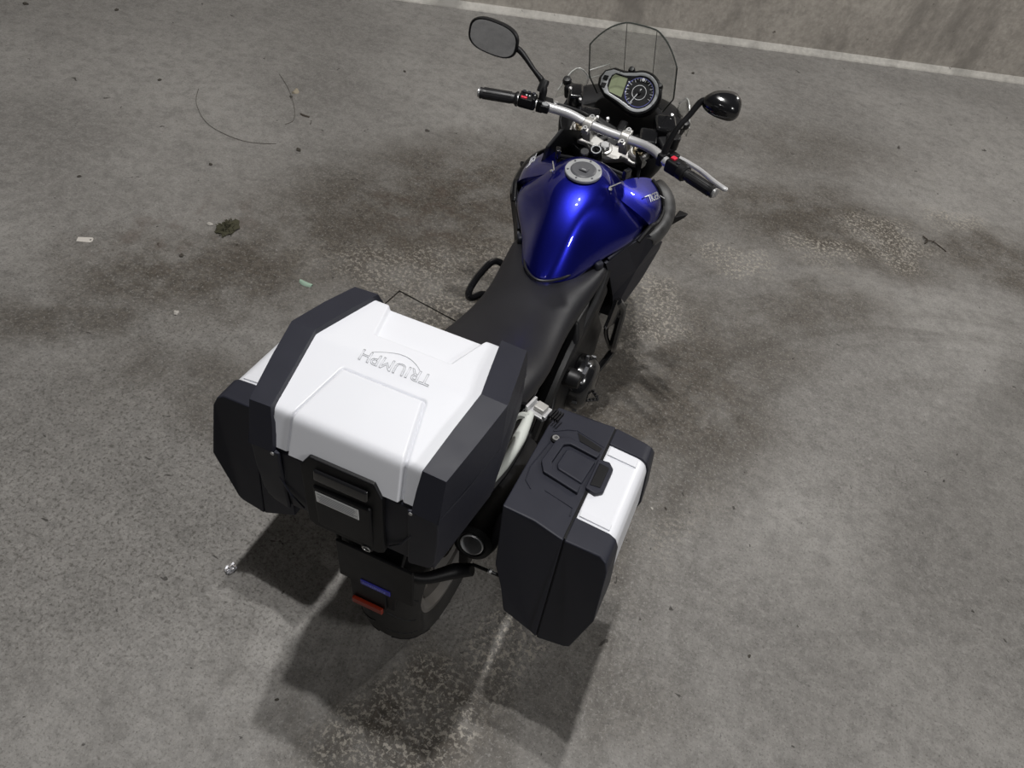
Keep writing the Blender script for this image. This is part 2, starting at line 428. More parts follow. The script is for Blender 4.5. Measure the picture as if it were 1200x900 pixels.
# ---------------- wheels
def wheel(name, yc, zc, R, half, rimr, label):
    # tyre cross-section (x across, r)
    prof = []
    n = 14
    for i in range(n+1):
        a = -math.pi*0.5 + math.pi*i/n
        x = half*math.sin(a); rr = R - (half*0.62)*(1-math.cos(a))
        prof.append((rr, x))
    prof += [(rimr, half*0.80), (rimr-.006, half*.70), (rimr-.006, -half*.70), (rimr, -half*0.80)]
    t = MB().lathe(prof, (0, yc, zc), (1,0,0), seg=64, closed=True).build('tyre', TYRE, root, smooth=True)
    t['label'] = label
    # tread grooves as shallow raised-edge sipes cut look: dark thin strips
    rg = MB()
    for k in range(22):
        a0 = 2*math.pi*k/22
        for s in (-1, 1):
            pts = []
            for j in range(5):
                u = 0.12 + 0.72*j/4
                x = s*half*math.sin(u*math.pi/2); rr = R - half*0.62*(1-math.cos(u*math.pi/2)) + .0008
                a = a0 + 0.16*u*1.2 + (0.07 if s > 0 else 0)
                pts.append((x, yc + rr*math.cos(a), zc + rr*math.sin(a)))
            rg.tube(pts, .0022, seg=4, smooth=False)
    gr = rg.build('tread_groove', RUBBER, t); gr['kind'] = 'stuff'
    # rim
    rp = [(rimr+.004, half*.80), (rimr+.004, half*.74), (rimr-.016, half*.66), (rimr-.024, half*.3), (rimr-.024, -half*.3), (rimr-.016, -half*.66), (rimr+.004, -half*.74), (rimr+.004, -half*.80), (rimr-.012, -half*.80), (rimr-.034, -half*.55), (rimr-.036, 0), (rimr-.034, half*.55), (rimr-.012, half*.80)]
    rim = MB().lathe(rp, (0, yc, zc), (1,0,0), seg=64, closed=True).build('wheel_rim', RIMMET, root, smooth=True, sharp=30)
    MB().lathe([(.001,-.05),(.035,-.05),(.04,-.03),(.04,.03),(.035,.05),(.001,.05)], (0,yc,zc), (1,0,0), seg=24).build('hub', RIMMET, rim, smooth=True)
    for k in range(5):
        a = 2*math.pi*k/5 + .3
        d = Vector((0, math.cos(a), math.sin(a))); w = Vector((0, -math.sin(a), math.cos(a)))
        c = Vector((0, yc, zc)); rings = []
        for r_, wd_, th in ((.03,.020,.03),(.10,.015,.026),(.16,.017,.03),(rimr-.03,.028,.036)):
            rings.append([c + d*r_ + w*wd_ + Vector((th,0,0))*.7, c + d*r_ - w*wd_ + Vector((th,0,0))*.7, c + d*r_ - w*wd_ - Vector((th,0,0))*.7, c + d*r_ + w*wd_ - Vector((th,0,0))*.7])
        MB().loft(rings).build('spoke', RIMMET, rim, bevel=.004)
    return t, rim
t1, r1 = wheel('rear', -0.01, .318, .318, .088, .222, 'wide black rear tyre with worn tread')
t2, r2 = wheel('front', 1.51, .300, .300, .060, .218, 'black front tyre')
# discs
for sgn in (-1, 1):
    MB().lathe([(.155,sgn*.055),(.155,sgn*.06),(.115,sgn*.06),(.115,sgn*.055)], (0,1.51,.300), (1,0,0), seg=48, closed=True).build('brake_disc', STEEL, root, smooth=True, sharp=30)
MB().lathe([(.11,.05),(.11,.055),(.06,.055),(.06,.05)], (0,-.01,.318), (1,0,0), seg=40, closed=True).build('rear_brake_disc', STEEL, root, smooth=True, sharp=30)
MB().lathe([(.105,-.075),(.105,-.083),(.06,-.083),(.06,-.075)], (0,-.01,.318), (1,0,0), seg=36, closed=True).build('sprocket', DARKMET, root, smooth=True, sharp=30)

# swingarm
b = MB()
for s in (-1, 1):
    b.loft([[(s*.115+dx, y, z+dz2) for dx, dz2 in ((-.016,-h),(.016,-h),(.016,h),(-.016,h))] for y, z, h in ((-.06,.318,.03),(.05,.325,.04),(.25,.35,.045),(.45,.37,.04))])
b.box((0,.36,.365),(.23,.09,.07))
b.build('swingarm', DARKMET, root, bevel=.006)
# chain
b = MB()
ch = []
for k in range(9): a = math.pi/2 + math.pi*k/8; ch.append((-.079, -.01+.105*math.cos(a), .318+.105*math.sin(a)))
ch += [(-.079, .46, .33)]
for k in range(5): a = -math.pi/2 + math.pi*k/4; ch.append((-.079, .48+.04*math.cos(a), .37+.04*math.sin(a)))
ch.append(ch[0])
b.tube(ch, .008, seg=6, smooth=False)
b.build('chain', DARKMET, root, smooth=True)

# rear mudguard hugger
rings = []
for k in range(11):
    a = math.radians(20 + 125*k/10); R_h = .345
    rings.append([(x, -.01 + (R_h - abs(x)*.35)*math.cos(a), .318 + (R_h - abs(x)*.35)*math.sin(a)) for x in (-.085,-.05,0,.05,.085)])
MB().loft(rings, cap=False, closed=False).build('rear_hugger', PLASTIC_D, root, smooth=True, solid=.006)

# ---------------- engine and frame
eng = MB()
eng.loft([[(s*w, y, z) for s, y, z in ((-1,y0,z0),(1,y0,z0),(1,y1,z0),(-1,y1,z0))] for z0, w, y0, y1 in ((.19,.10,.52,.95),(.26,.16,.46,1.0),(.42,.17,.46,.98),(.50,.15,.55,.95),(.64,.17,.62,.92),(.70,.15,.64,.90))])
engine = eng.build('engine', DARKMET, root, bevel=.012)
b = MB().lathe([(.001,.235),(.05,.235),(.075,.228),(.095,.21),(.10,.19),(.10,.16)], (0,.72,.37), (1,0,0), seg=36)
b.build('clutch_cover', GLOSSB, engine, smooth=True)
for k in range(8):
    a = 2*math.pi*k/8
    MB().lathe([(.0055,.19),(.0055,.206),(.001,.207)], (0,.72+.098*math.cos(a),.37+.098*math.sin(a)), (1,0,0), seg=8).build('bolt', GREYPANEL, engine, smooth=True)
MB().lathe([(.001,-.22),(.05,-.22),(.08,-.205),(.085,-.16)], (0,.74,.38), (1,0,0), seg=32).build('alternator_cover', GLOSSB, engine, smooth=True)
b = MB().lathe([(.001,.205),(.028,.205),(.032,.19),(.032,.15)], (0,.60,.50), (1,0,0), seg=20); b.build('water_pump', DARKMET, engine, smooth=True)
b = MB().box((.215,.60,.545),(.012,.035,.02)).box((.205,.64,.56),(.010,.008,.04)); b.build('sensor_clip', GREYPANEL, engine, bevel=.002)
# frame spars (both sides)
for s in (-1, 1):
    MB().tube([(s*.05,1.12,.92),(s*.12,1.0,.82),(s*.15,.82,.70),(s*.14,.60,.60),(s*.13,.46,.46),(s*.12,.42,.36)], .026, seg=10).build('frame_spar', DARKMET, root, smooth=True)
    MB().tube([(s*.12,.52,.66),(s*.11,.25,.72),(s*.09,-.12,.79),(s*.07,-.30,.83)], .016, seg=8).build('subframe_tube', DARKMET, root, smooth=True)
    MB().tube([(s*.12,.45,.48),(s*.125,.25,.60),(s*.10,-.10,.76)], .014, seg=8).build('subframe_strut', DARKMET, root, smooth=True)
# radiator
MB().box((0,1.12,.55),(.34,.05,.32), rotm('X',-12)).build('radiator', DARKMET, root, bevel=.006)
# exhaust header and muffler
b = MB()
for x in (-.09,0,.09): b.tube([(x,.95,.60),(x,1.03,.52),(x,1.02,.32),(x*.6,.92,.20),(x*.4+.04,.7,.17),(.08,.5,.19)], .019, seg=10)
b.tube([(.08,.5,.19),(.12,.38,.28),(.155,.28,.45),(.165,.16,.58)], .026, seg=12)
b.build('exhaust_pipe', RIMMET, root, smooth=True)
md = Vector((.03,-.42,.125)).normalized()
mo = Vector((.165,.20,.565))
mp = [(.001,-.01),(.045,-.01),(.056,.03),(.058,.30),(.056,.40),(.049,.425),(.036,.432),(.030,.428),(.029,.12),(.001,.12)]
muff = MB().lathe(mp, mo, md, seg=32).build('muffler', PLASTIC_D, root, smooth=True, sharp=30)
MB().lathe([(.0295,.432),(.0295,.34),(.0265,.34),(.0265,.434)], mo, md, seg=28, closed=True).build('exhaust_tip', ALU, muff, smooth=True)

# rider peg on the right: open serrated triangle, plus bracket
def peg(s, pk, name):
    pk = [Vector((s*p[0],p[1],p[2])) for p in pk]
    b = MB()
    for i in range(3):
        a, c = pk[i], pk[(i+1)%3]
        b.tube([a, c], .0045, seg=6, smooth=False)
        n = max(3, int((c-a).length/.012))
        if i != 2:
            for k in range(n):
                p = a.lerp(c, (k+.5)/n); b.box(p + Vector((0,0,.006)), (.007,.006,.009))
    base = pk[2].lerp(pk[0], .5)
    b.tube([base, Vector((s*.17, base.y-.01, base.z+.01)), Vector((s*.13,.50,.42))], [.006,.008,.012], seg=8)
    return b.build(name, DARKMET, root, smooth=True)
peg(1, [(.192,.738,.372),(.266,.680,.362),(.205,.640,.357)], 'foot_peg')
peg(-1, [(.192,.738,.372),(.266,.680,.362),(.205,.640,.357)], 'foot_peg')

# engine guards
def guard_r():
    b = MB()
    b.tube([(.21,.92,.60),(.225,.955,.545),(.228,.95,.47),(.226,.96,.36),(.222,1.02,.285)], .015, seg=8)
    b.tube([(.222,1.02,.285),(.20,.92,.26),(.16,.80,.24)], .014, seg=8)
    b.tube([(.228,.95,.53),(.19,.94,.45),(.215,.98,.33)], .009, seg=8)
    b.loft([[(.20,.90,.62),(.225,.985,.55),(.22,.97,.49),(.19,.88,.50)], [(.212,.90,.62),(.237,.985,.55),(.232,.97,.49),(.202,.88,.50)]])
    return b
guard_r().build('engine_guard', GLOSSB, root, smooth=True)
MB().tube([(-.18,.92,.56),(-.245,.91,.60),(-.27,.84,.585),(-.275,.76,.562),(-.262,.745,.545),(-.24,.80,.53),(-.20,.82,.50)], .0125, seg=10).build('engine_guard', GLOSSB, root, smooth=True)

# side stand
b = MB().tube([(-.13,.58,.27),(-.20,.62,.15),(-.275,.66,.032)], [.014,.012,.011], seg=10, smooth=False)
b.box((-.285,.665,.026),(.07,.05,.008), rotm('Y', 4))
b.build('side_stand', DARKMET, root, smooth=True)

# ---------------- front end
sa = Vector((0, -0.394, 0.919))        # steering axis up
fo = Vector((0, 1.215, 0.985))          # on upper yoke plane
steer = rotm(sa, -7)
def st(p):                              # steering turned a little to the right
    return fo + steer @ (Vector(p) - fo)
for s in (-1, 1):
    top = st((s*.108, 1.222, 1.000)); low = st((s*.108, 1.53, .30)); mid_ = top.lerp(low, .5)
    MB().tube([top, mid_], .027, seg=18, smooth=False).build('fork_tube', GOLD, root, smooth=True)
    MB().tube([mid_ + (top-mid_)*.06, low], [.030,.028], seg=18, smooth=False).build('fork_leg', DARKMET, root, smooth=True)
    ax = (top - low).normalized()
    cap = MB().lathe([(.0335,-.012),(.034,.008),(.030,.012),(.027,.010),(.026,.004),(.001,.004)], top, ax, seg=28).build('fork_cap', CAST, root, smooth=True, sharp=30)
    MB().lathe([(.021,.002),(.021,.012),(.016,.016),(.001,.016)], top, ax, seg=20).build('fork_adjuster', GOLD, cap, smooth=True, sharp=30)
    MB().lathe([(.008,.014),(.008,.024),(.001,.025)], top, ax, seg=6).build('adjuster_nut', STEEL, cap)
# upper yoke plate
yk = [(-.15,.012),(-.135,.045),(-.085,.045),(-.05,.015),(0,.005),(.05,.015),(.085,.045),(.135,.045),(.15,.012),(.142,-.022),(.11,-.032),(.075,-.028),(.045,-.046),(.022,-.058),(-.022,-.058),(-.045,-.046),(-.075,-.028),(-.11,-.032),(-.142,-.022)]
ux = steer @ Vector((1,0,0)); un = sa; uy = un.cross(ux)
yo = st((0,1.222,.965))
yoke = MB().prism(yk, (yo, ux, uy, un), .022).build('upper_yoke', CAST, root, bevel=.005)
nut_o = yo + uy*(-.022) + un*.022
MB().lathe([(.026,0),(.026,.006),(.020,.008)], nut_o, un, seg=24).build('nut_washer', CAST, yoke, smooth=True, sharp=30)
MB().lathe([(.019,.006),(.019,.018),(.015,.022),(.001,.022)], nut_o, un, seg=6).build('stem_nut', STEEL, yoke)
# lower fork brace / fender
rings = []
for k in range(13):
    a = math.radians(10 + 150*k/12); Rf = .325
    rings.append([(x, 1.51 + (Rf - abs(x)*.5)*math.cos(a), .30 + (Rf - abs(x)*.5)*math.sin(a)) for x in (-.075,-.045,0,.045,.075)])
MB().loft(rings, cap=False, closed=False).build('front_fender', BLUE, root, smooth=True, solid=.005)

# handlebar
barp = [(-.425,1.086,1.100),(-.30,1.117,1.100),(-.215,1.131,1.095),(-.135,1.150,1.084),(-.075,1.156,1.068),(0,1.150,1.062),(.075,1.141,1.062),(.14,1.125,1.066),(.185,1.098,1.070),(.225,1.060,1.071),(.30,1.028,1.068),(.400,.985,1.062)]
hb = MB().tube(barp, .0148, seg=16, res=6).build('handlebar', ALU, root, smooth=True)
# clamps
for t0 in ((-.062,1.1535,1.064),(.068,1.143,1.062)):
    c = Vector(t0); d = (Vector((.075,1.141,1.062)) - Vector((-.075,1.156,1.068))).normalized()
    b = MB().lathe([(.0215,-.015),(.0225,-.011),(.0225,.011),(.0215,.015),(.0150,.015),(.0150,-.015)], c, d, seg=24, closed=True)
    f_ = un.cross(d).normalized()
    b.box(c + f_*.023, (.026,.020,.018), Matrix((d, f_, un)).transposed())
    b.box(c - f_*.023, (.026,.020,.018), Matrix((d, f_, un)).transposed())
    b.box(c - un*.035, (.030,.034,.05), Matrix((d, f_, un)).transposed())
    cl = b.build('bar_clamp', CAST, hb, bevel=.003)
    for q in (-1, 1):
        MB().lathe([(.0075,.004),(.0075,.016),(.004,.016),(.004,.011),(.001,.011)], c + f_*.025*q, un, seg=12).build('clamp_bolt', STEEL, hb, smooth=True, sharp=30)
# grips
def grip(pa, pb, s):
    pa, pb = Vector(pa), Vector(pb); d = (pb-pa).normalized(); L_ = (pb-pa).length
    pr = [(.014,0),(.024,0),(.024,.004),(.019,.010)]
    k = 7
    for i in range(k+1): pr.append((.0172 + .0012*math.sin(math.pi*i/k), .012 + (L_-.020)*i/k))
    pr += [(.0185,L_-.006),(.0185,L_-.001),(.014,L_)]
    gp_ = MB().lathe(pr, pa, d, seg=24).build('grip', RUBBER, hb, smooth=True, sharp=40)
    for j in range(9):
        u = d.orthogonal().normalized(); w = d.cross(u); a = 2*math.pi*j/9
        e = (u*math.cos(a)+w*math.sin(a))*.0185
        MB().tube([pa + d*.022 + e, pa + d*(L_-.012) + e], .0010, seg=4, smooth=False).build('grip_rib', RUBBER, gp_)
    MB().lathe([(.0155,L_-.002),(.0155,L_+.005),(.013,L_+.007),(.009,L_+.006),(.001,L_+.004)], pa, d, seg=20).build('bar_end', STEEL, hb, smooth=True, sharp=35)
grip((-.302,1.1165,1.100),(-.425,1.086,1.100),-1)
grip((.290,1.0325,1.0685),(.400,.985,1.062),1)
# left switch pod
dl = (Vector((-.215,1.131,1.095)) - Vector((-.30,1.117,1.100))).normalized()
fl = Vector((0,0,1)).cross(dl).normalized(); ul = dl.cross(fl)
RL = Matrix((dl, fl, ul)).transposed()
pc = Vector((-.270,1.1215,1.100))
pod = MB().box(pc + ul*.002, (.058,.044,.042), RL).build('switch_pod', PLASTIC_D, hb, bevel=.006)
MB().box(pc - fl*.028 + ul*.012, (.040,.022,.024), RL).build('switch_block', PLASTIC_D, pod, bevel=.003)
MB().box(pc - fl*.032 + ul*.026 - dl*.008, (.020,.010,.006), RL).build('horn_button', REDSW, pod, bevel=.002)
b = MB()
for i in range(3):
    b.box(pc + dl*(-.016+.016*i) + fl*.006 + ul*.026, (.011,.012,.008), RL)
b.build('switch_buttons', PLASTIC, pod, bevel=.002)
for i, (a_, f2, sz) in enumerate(((-.004,-.012,.0028),(.006,-.012,.0028),(.016,.010,.004),(.020,.002,.003))):
    MB().lathe([(sz,0),(sz,.002),(.0005,.0025)], pc + dl*a_ + fl*f2 + ul*.024, ul, seg=10).build('switch_mark', PRINT, pod, smooth=True)
# clutch lever + perch, mirror clamp
pcl = Vector((-.226,1.129,1.097))
perch = MB().box(pcl, (.024,.040,.040), RL).box(pcl + fl*.03 + dl*.008, (.05,.034,.020), RL).build('lever_perch', PLASTIC_D, hb, bevel=.005)
MB().tube([pcl + fl*.042 + dl*.02 - ul*.006, pcl + fl*.046 - dl*.03 - ul*.012, pcl + fl*.048 - dl*.10 - ul*.018, pcl + fl*.050 - dl*.155 - ul*.020, pcl + fl*.048 - dl*.165 - ul*.020], [.006,.006,.0055,.005,.0065], seg=10).build('clutch_lever', ALU, hb, smooth=True)
adj = MB().box(pcl - fl*.024 + dl*.018 + ul*.004, (.028,.026,.024), RL).build('bar_switch', PLASTIC_D, hb, bevel=.003)
MB().lathe([(.0115,0),(.0115,.003),(.0085,.003),(.0085,.0015),(.001,.0015)], pcl - fl*.024 + dl*.018 + ul*.0165, ul, seg=20).build('key_ring', SILVERP, adj, smooth=True, sharp=30)
MB().lathe([(.008,.0),(.008,.0045),(.001,.005)], pcl + fl*.018 + dl*.045 + ul*.010, ul, seg=12).build('perch_bolt', STEEL, perch, smooth=True, sharp=30)
# cables
for k, (mid1, end) in enumerate((((-.10,1.20,1.075),(-.02,1.27,1.0)),((-.11,1.215,1.06),(-.03,1.29,.99)))):
    MB().tube([pcl + fl*.035 + dl*.03, Vector(mid1), Vector(end)], .0045, seg=8).build('control_cable', RUBBER, root, smooth=True)
# right pod, brake lever, master cylinder
dr = (Vector((.30,1.028,1.068)) - Vector((.225,1.060,1.071))).normalized()
fr = Vector((0,0,1)).cross(dr).normalized(); ur = dr.cross(fr)
RR = Matrix((dr, fr, ur)).transposed()
pr_ = Vector((.258,1.046,1.070))
pod2 = MB().box(pr_ + ur*.002, (.050,.046,.042), RR).build('switch_pod', PLASTIC_D, hb, bevel=.007)
MB().box(pr_ - dr*.010 + ur*.025 - fr*.001, (.017,.017,.008), RR).build('kill_switch', REDSW, pod2, bevel=.002)
MB().box(pr_ + dr*.014 + ur*.024 - fr*.010, (.010,.010,.006), RR).build('start_button', PLASTIC, pod2, bevel=.002)
MB().lathe([(.026,-.010),(.027,.010),(.023,.016)], pr_ + dr*.030, dr, seg=24).build('throttle_housing', PLASTIC_D, pod2, smooth=True, sharp=30)
pb_ = Vector((.212,1.072,1.071))
perch2 = MB().box(pb_, (.022,.040,.040), RR).box(pb_ + fr*.035, (.060,.032,.026), RR).build('lever_perch', PLASTIC_D, hb, bevel=.005)
MB().tube([pb_ + fr*.045, pb_ + fr*.052 + dr*.05, pb_ + fr*.052 + dr*.11, pb_ + fr*.040 + dr*.17, pb_ + fr*.036 + dr*.212, pb_ + fr*.040 + dr*.222], [.0070,.0075,.0075,.0080,.0080,.0070], seg=10).build('brake_lever', ALU, hb, smooth=True)
MB().lathe([(.020,-.018),(.022,.012),(.023,.014),(.023,.024),(.019,.027),(.001,.027)], pb_ + fr*.065 - dr*.022 + ur*.022, ur, seg=24).build('brake_reservoir', PLASTIC_D, hb, smooth=True, sharp=30)

# mirrors
def mirror_left():
    c = Vector((-.430,1.176,1.243)); n = Vector((.04,-.99,.0)).normalized()
    ux_ = Vector((0,0,1)).cross(n).normalized(); ux_ = -ux_ if ux_.x < 0 else ux_
    ux_ = (ux_ + Vector((0,0,1))*(-.12)).normalized()
    uy_ = n.cross(ux_).normalized(); uy_ = -uy_ if uy_.z < 0 else uy_
    def ring(sc, off):
        out = []
        for k in range(40):
            a = 2*math.pi*k/40; ca, sa_ = math.cos(a), math.sin(a)
            e = .72
            x = math.copysign(abs(ca)**e, ca)*.084*sc; y = math.copysign(abs(sa_)**e, sa_)*.054*sc
            if y < 0: y *= .96
            out.append(c + ux_*x + uy_*y + n*off)
        return out
    h = MB().loft([ring(.93,.001), ring(.95,.004), ring(1.0,.004), ring(1.03,-.002), ring(1.0,-.015), ring(.82,-.032), ring(.45,-.042)]).build('mirror', PLASTIC_D, root, smooth=True, sharp=50)
    h['label'] = 'left mirror with black housing and grey glass'
    MB().loft([ring(.93,.0015), ring(.93,.0025)]).build('mirror_glass', MIRROR, h)
    e0 = c + ux_*.080 - uy_*.012 - n*.014
    MB().tube([e0 - ux_*.03, e0 + ux_*.012, Vector((-.275,1.165,1.185)), Vector((-.238,1.150,1.165)), Vector((-.225,1.135,1.145)), Vector((-.226,1.130,1.10))], [.012,.010,.0075,.010,.0125,.011], seg=12).build('mirror_stem', PLASTIC_D, h, smooth=True)
    MB().lathe([(.013,-.022),(.0145,-.01),(.0145,.012),(.012,.020)], (-.230,1.142,1.155), (.02,.05,.09), seg=16).build('stem_boot', RUBBER, h, smooth=True)
mirror_left()
def mirror_right():
    c = Vector((.330,1.150,1.243))
    n = Vector((-.10,.50,-.86)).normalized()
    ux_ = Vector((1,.10,.05)); ux_ = (ux_ - n*ux_.dot(n)).normalized(); uy_ = n.cross(ux_)
    if uy_.y < 0: uy_ = -uy_
    def ring(sc, off):
        out = []
        for k in range(40):
            a = 2*math.pi*k/40; ca, sa_ = math.cos(a), math.sin(a); e = .8
            x = math.copysign(abs(ca)**e, ca)*.056*sc; y = math.copysign(abs(sa_)**e, sa_)*(.038 + .012*ca)*sc
            out.append(c + ux_*x + uy_*y + n*off)
        return out
    h = MB().loft([ring(.93,.001), ring(.95,.004), ring(1.0,.004), ring(1.03,-.002), ring(1.0,-.016), ring(.80,-.036), ring(.40,-.044)]).build('mirror', GLOSSB, root, smooth=True, sharp=50)
    h['label'] = 'right mirror turned with its glossy black housing up'
    MB().loft([ring(.93,.0015), ring(.93,.0025)]).build('mirror_glass', MIRROR, h)
    MB().tube([c - n*.012 - ux_*.02, c - n*.004 - ux_*.058, (.250,1.118,1.205), (.228,1.095,1.165), (.215,1.078,1.115), (.212,1.072,1.08)], [.010,.010,.0085,.0085,.010,.011], seg=12).build('mirror_stem', PLASTIC_D, h, smooth=True)
mirror_right()

# ---------------- fairing: black inner cowl behind the instruments
def fairing():
    secs = [  # y, half widths and heights of a closed bowl section
        (1.18,[(0,.90),(.10,.91),(.155,.96),(.165,1.00),(.16,.93),(.11,.84),(0,.82)]),
        (1.24,[(0,.93),(.11,.95),(.18,1.01),(.200,1.04),(.195,.93),(.13,.82),(0,.80)]),
        (1.32,[(0,1.00),(.11,1.01),(.19,1.045),(.212,1.06),(.205,.94),(.14,.82),(0,.80)]),
        (1.42,[(0,1.06),(.10,1.065),(.17,1.07),(.195,1.06),(.19,.95),(.14,.83),(0,.81)]),
        (1.52,[(0,1.06),(.08,1.055),(.14,1.04),(.165,1.01),(.165,.95),(.12,.86),(0,.84)]),
        (1.61,[(0,1.00),(.06,.995),(.10,.98),(.125,.96),(.125,.93),(.09,.90),(0,.89)])]
    rings = []
    for y, pts in secs:
        r = [(x, y, z) for x, z in pts] + [(-x, y, z) for x, z in pts[1:-1][::-1]]
        rings.append(r)
    return MB().loft(rings)
fair = fairing().build('front_fairing', PLASTIC_D, root, sub=2)
# clutter behind the screen: brackets, bolts, lumps
for k, (p, sz, r_) in enumerate((((-.165,1.30,1.075),(.05,.07,.05),20),((-.195,1.33,1.07),(.03,.04,.05),-15),((.165,1.26,1.075),(.07,.07,.05),25),((.20,1.31,1.06),(.04,.05,.05),-10),((.13,1.20,1.045),(.06,.07,.05),15),((.19,1.20,1.04),(.05,.06,.05),40),((-.10,1.26,1.04),(.08,.05,.04),5),((.03,1.24,1.03),(.03,.06,.05),0))):
    MB().box(p, sz, rotm('Z', r_) @ rotm('X', 15)).build('cowl_bracket', PLASTIC_D if k % 2 else GLOSSB, fair, bevel=.010, seg=3)
for p in ((-.178,1.275,1.105),(-.135,1.265,1.082),(-.055,1.225,1.06),(.175,1.285,1.108),(.215,1.275,1.09),(.212,1.245,1.085),(-.02,1.225,1.065)):
    MB().lathe([(.006,-.01),(.006,.004),(.004,.006),(.001,.006)], p, (0,-.5,.86), seg=10).build('cowl_bolt', STEEL, fair, smooth=True)
for p in ((-.212,1.335,1.10),(.222,1.30,1.085)):
    MB().lathe([(.014,-.012),(.016,0),(.012,.010),(.001,.012)], p, (0,-.4,.9), seg=16).build('screen_grommet', RUBBER, fair, smooth=True)
# inner side cowls beside the headstock
for s in (-1, 1):
    poly = [(.095,1.20,1.01),(.150,1.13,1.035),(.168,1.06,1.0),(.172,1.04,.95),(.17,1.06,.88),(.155,1.16,.86),(.12,1.22,.88)]
    if s > 0: poly[1], poly[2], poly[3] = (.140,1.15,.995), (.150,1.10,.965), (.155,1.07,.93)
    a = [Vector((p[0]*s,p[1],p[2])) for p in poly]
    MB().loft([a, [p + Vector((s*-.012,.01,0)) for p in a]]).build('inner_cowl', PLASTIC_D, root, bevel=.004)
MB().box((0,1.10,.90),(.26,.10,.10)).build('headstock_cover', PLASTIC_D, root, bevel=.02, seg=3)
MB().tube([(-.12,1.09,.965),(0,1.075,.985),(.12,1.09,.965)], .006, seg=8).build('wiring_loom', RUBBER, root, smooth=True)
ign = MB().lathe([(.021,-.03),(.021,.004),(.019,.008),(.015,.008),(.013,.003),(.001,.003)], (-.010,1.108,1.008), un, seg=24).build('ignition_lock', GLOSSB, root, smooth=True, sharp=30)
MB().lathe([(.0165,.006),(.0165,.010),(.0135,.010),(.0135,.006)], (-.010,1.108,1.008), un, seg=24, closed=True).build('lock_ring', SILVERP, ign, smooth=True, sharp=30)
MB().box(Vector((-.010,1.108,1.008)) + un*.008, (.004,.016,.006), rotm('Z', 40)).build('key_slot', PLASTIC_D, ign)
MB().lathe([(.016,-.02),(.016,.0),(.013,.004),(.001,.004)], (-.045,1.10,.998), un, seg=18).build('rubber_plug', RUBBER, root, smooth=True)

# ---------------- instruments
io = Vector((.003,1.335,1.128)); inn = Vector((0,-.78,.625)).normalized(); iux = Vector((1,0,0)); iuy = inn.cross(iux)
def ip(x, y, h=0): return io + iux*x + iuy*y + inn*h
def outline(scale=0.0):
    pts = []
    C = (.040, -.002); R0 = .064 + scale
    for k in range(25):
        a = math.radians(-118 + 236*k/24); pts.append((C[0] + R0*math.cos(a), C[1] + R0*math.sin(a)))
    pts += [(-.030, .044+scale), (-.066, .046+scale), (-.090-scale*.6, .034+scale*.5), (-.098-scale, .012), (-.094-scale, -.012), (-.070-scale*.5, -.034-scale*.6), (-.025, -.046-scale)]
    return pts
def pl(poly, h): return [ip(x, y, h) for x, y in poly]
ins = MB().loft([pl(outline(-.012), -.05), pl(outline(.008), -.03), pl(outline(.010), .0), pl(outline(.004), .008)]).build('instrument_cluster', PLASTIC_D, root, smooth=True, sharp=40)
# silver bezel ring following the outline
def ringstrip(o_out, o_in, h0, h1):
    n = len(o_out); b = MB(); A = pl(o_out, h0); B = pl(o_out, h1); C_ = pl(o_in, h1); D = pl(o_in, h0)
    vs_ = A + B + C_ + D; fs = []
    for i in range(n):
        j = (i+1) % n
        fs += [(i, j, n+j, n+i), (n+i, n+j, 2*n+j, 2*n+i), (2*n+i, 2*n+j, 3*n+j, 3*n+i), (3*n+i, 3*n+j, j, i)]
    return b.add(vs_, fs)
oo = outline(0); oi = []
C = (.040,-.002)
for k in range(25):
    a = math.radians(-118 + 236*k/24); oi.append((C[0] + .0535*math.cos(a), C[1] + .0535*math.sin(a)))
oi += [(-.022,.036),(-.054,.037),(-.066,.028),(-.071,.010),(-.070,-.010),(-.056,-.029),(-.016,-.039)]
ringstrip(oo, oi, .004, .012).build('bezel', SILVERP, ins, bevel=.0015)
MB().loft([pl(oi, .005), pl(oi, .0075)]).build('instrument_glass', DIAL, ins)
MB().loft([pl([(-.064,-.014),(-.056,-.025),(-.012,-.032),(-.012,.031),(-.056,.033),(-.064,.022)], .0078), pl([(-.064,-.014),(-.056,-.025),(-.012,-.032),(-.012,.031),(-.056,.033),(-.064,.022)], .0088)]).build('display', LCD, ins)
for y in (.014, -.010):
    MB().loft([pl([(-.092,y-.008),(-.076,y-.009),(-.074,y+.008),(-.090,y+.007)], .010), pl([(-.092,y-.008),(-.076,y-.009),(-.074,y+.008),(-.090,y+.007)], .015)]).build('cluster_button', PLASTIC_D, ins, bevel=.0015)
b = MB(); n_ = inn
def ring(cx, cy, r, w, h):
    return MB().lathe([(r,h),(r,h+.0008),(r-w,h+.0008),(r-w,h)], ip(cx,cy,0), inn, seg=40, closed=True)
ring(.040,-.002,.024,.0014,.008).build('dial_ring', PRINT, ins)
ring(.040,-.002,.0475,.0010,.008).build('dial_scale', LINEBLUE, ins)
tick = MB()
for k in range(23):
    a = math.radians(250 - 270*k/22); long = k % 2 == 0
    r0, r1 = (.036 if long else .041), .046
    d0 = Vector((math.cos(a), math.sin(a)))
    pA, pB = ip(.040 + r0*d0.x, -.002 + r0*d0.y, .0085), ip(.040 + r1*d0.x, -.002 + r1*d0.y, .0085)
    tick.tube([pA, pB], .0009 if long else .0006, seg=4, smooth=False)
tk = tick.build('dial_tick', PRINT, ins); tk['kind'] = 'stuff'
MB().tube([ip(.044,.010,.011), ip(.020,-.046,.011)], [.0018,.0012], seg=6, smooth=False).build('needle', PRINT, ins)
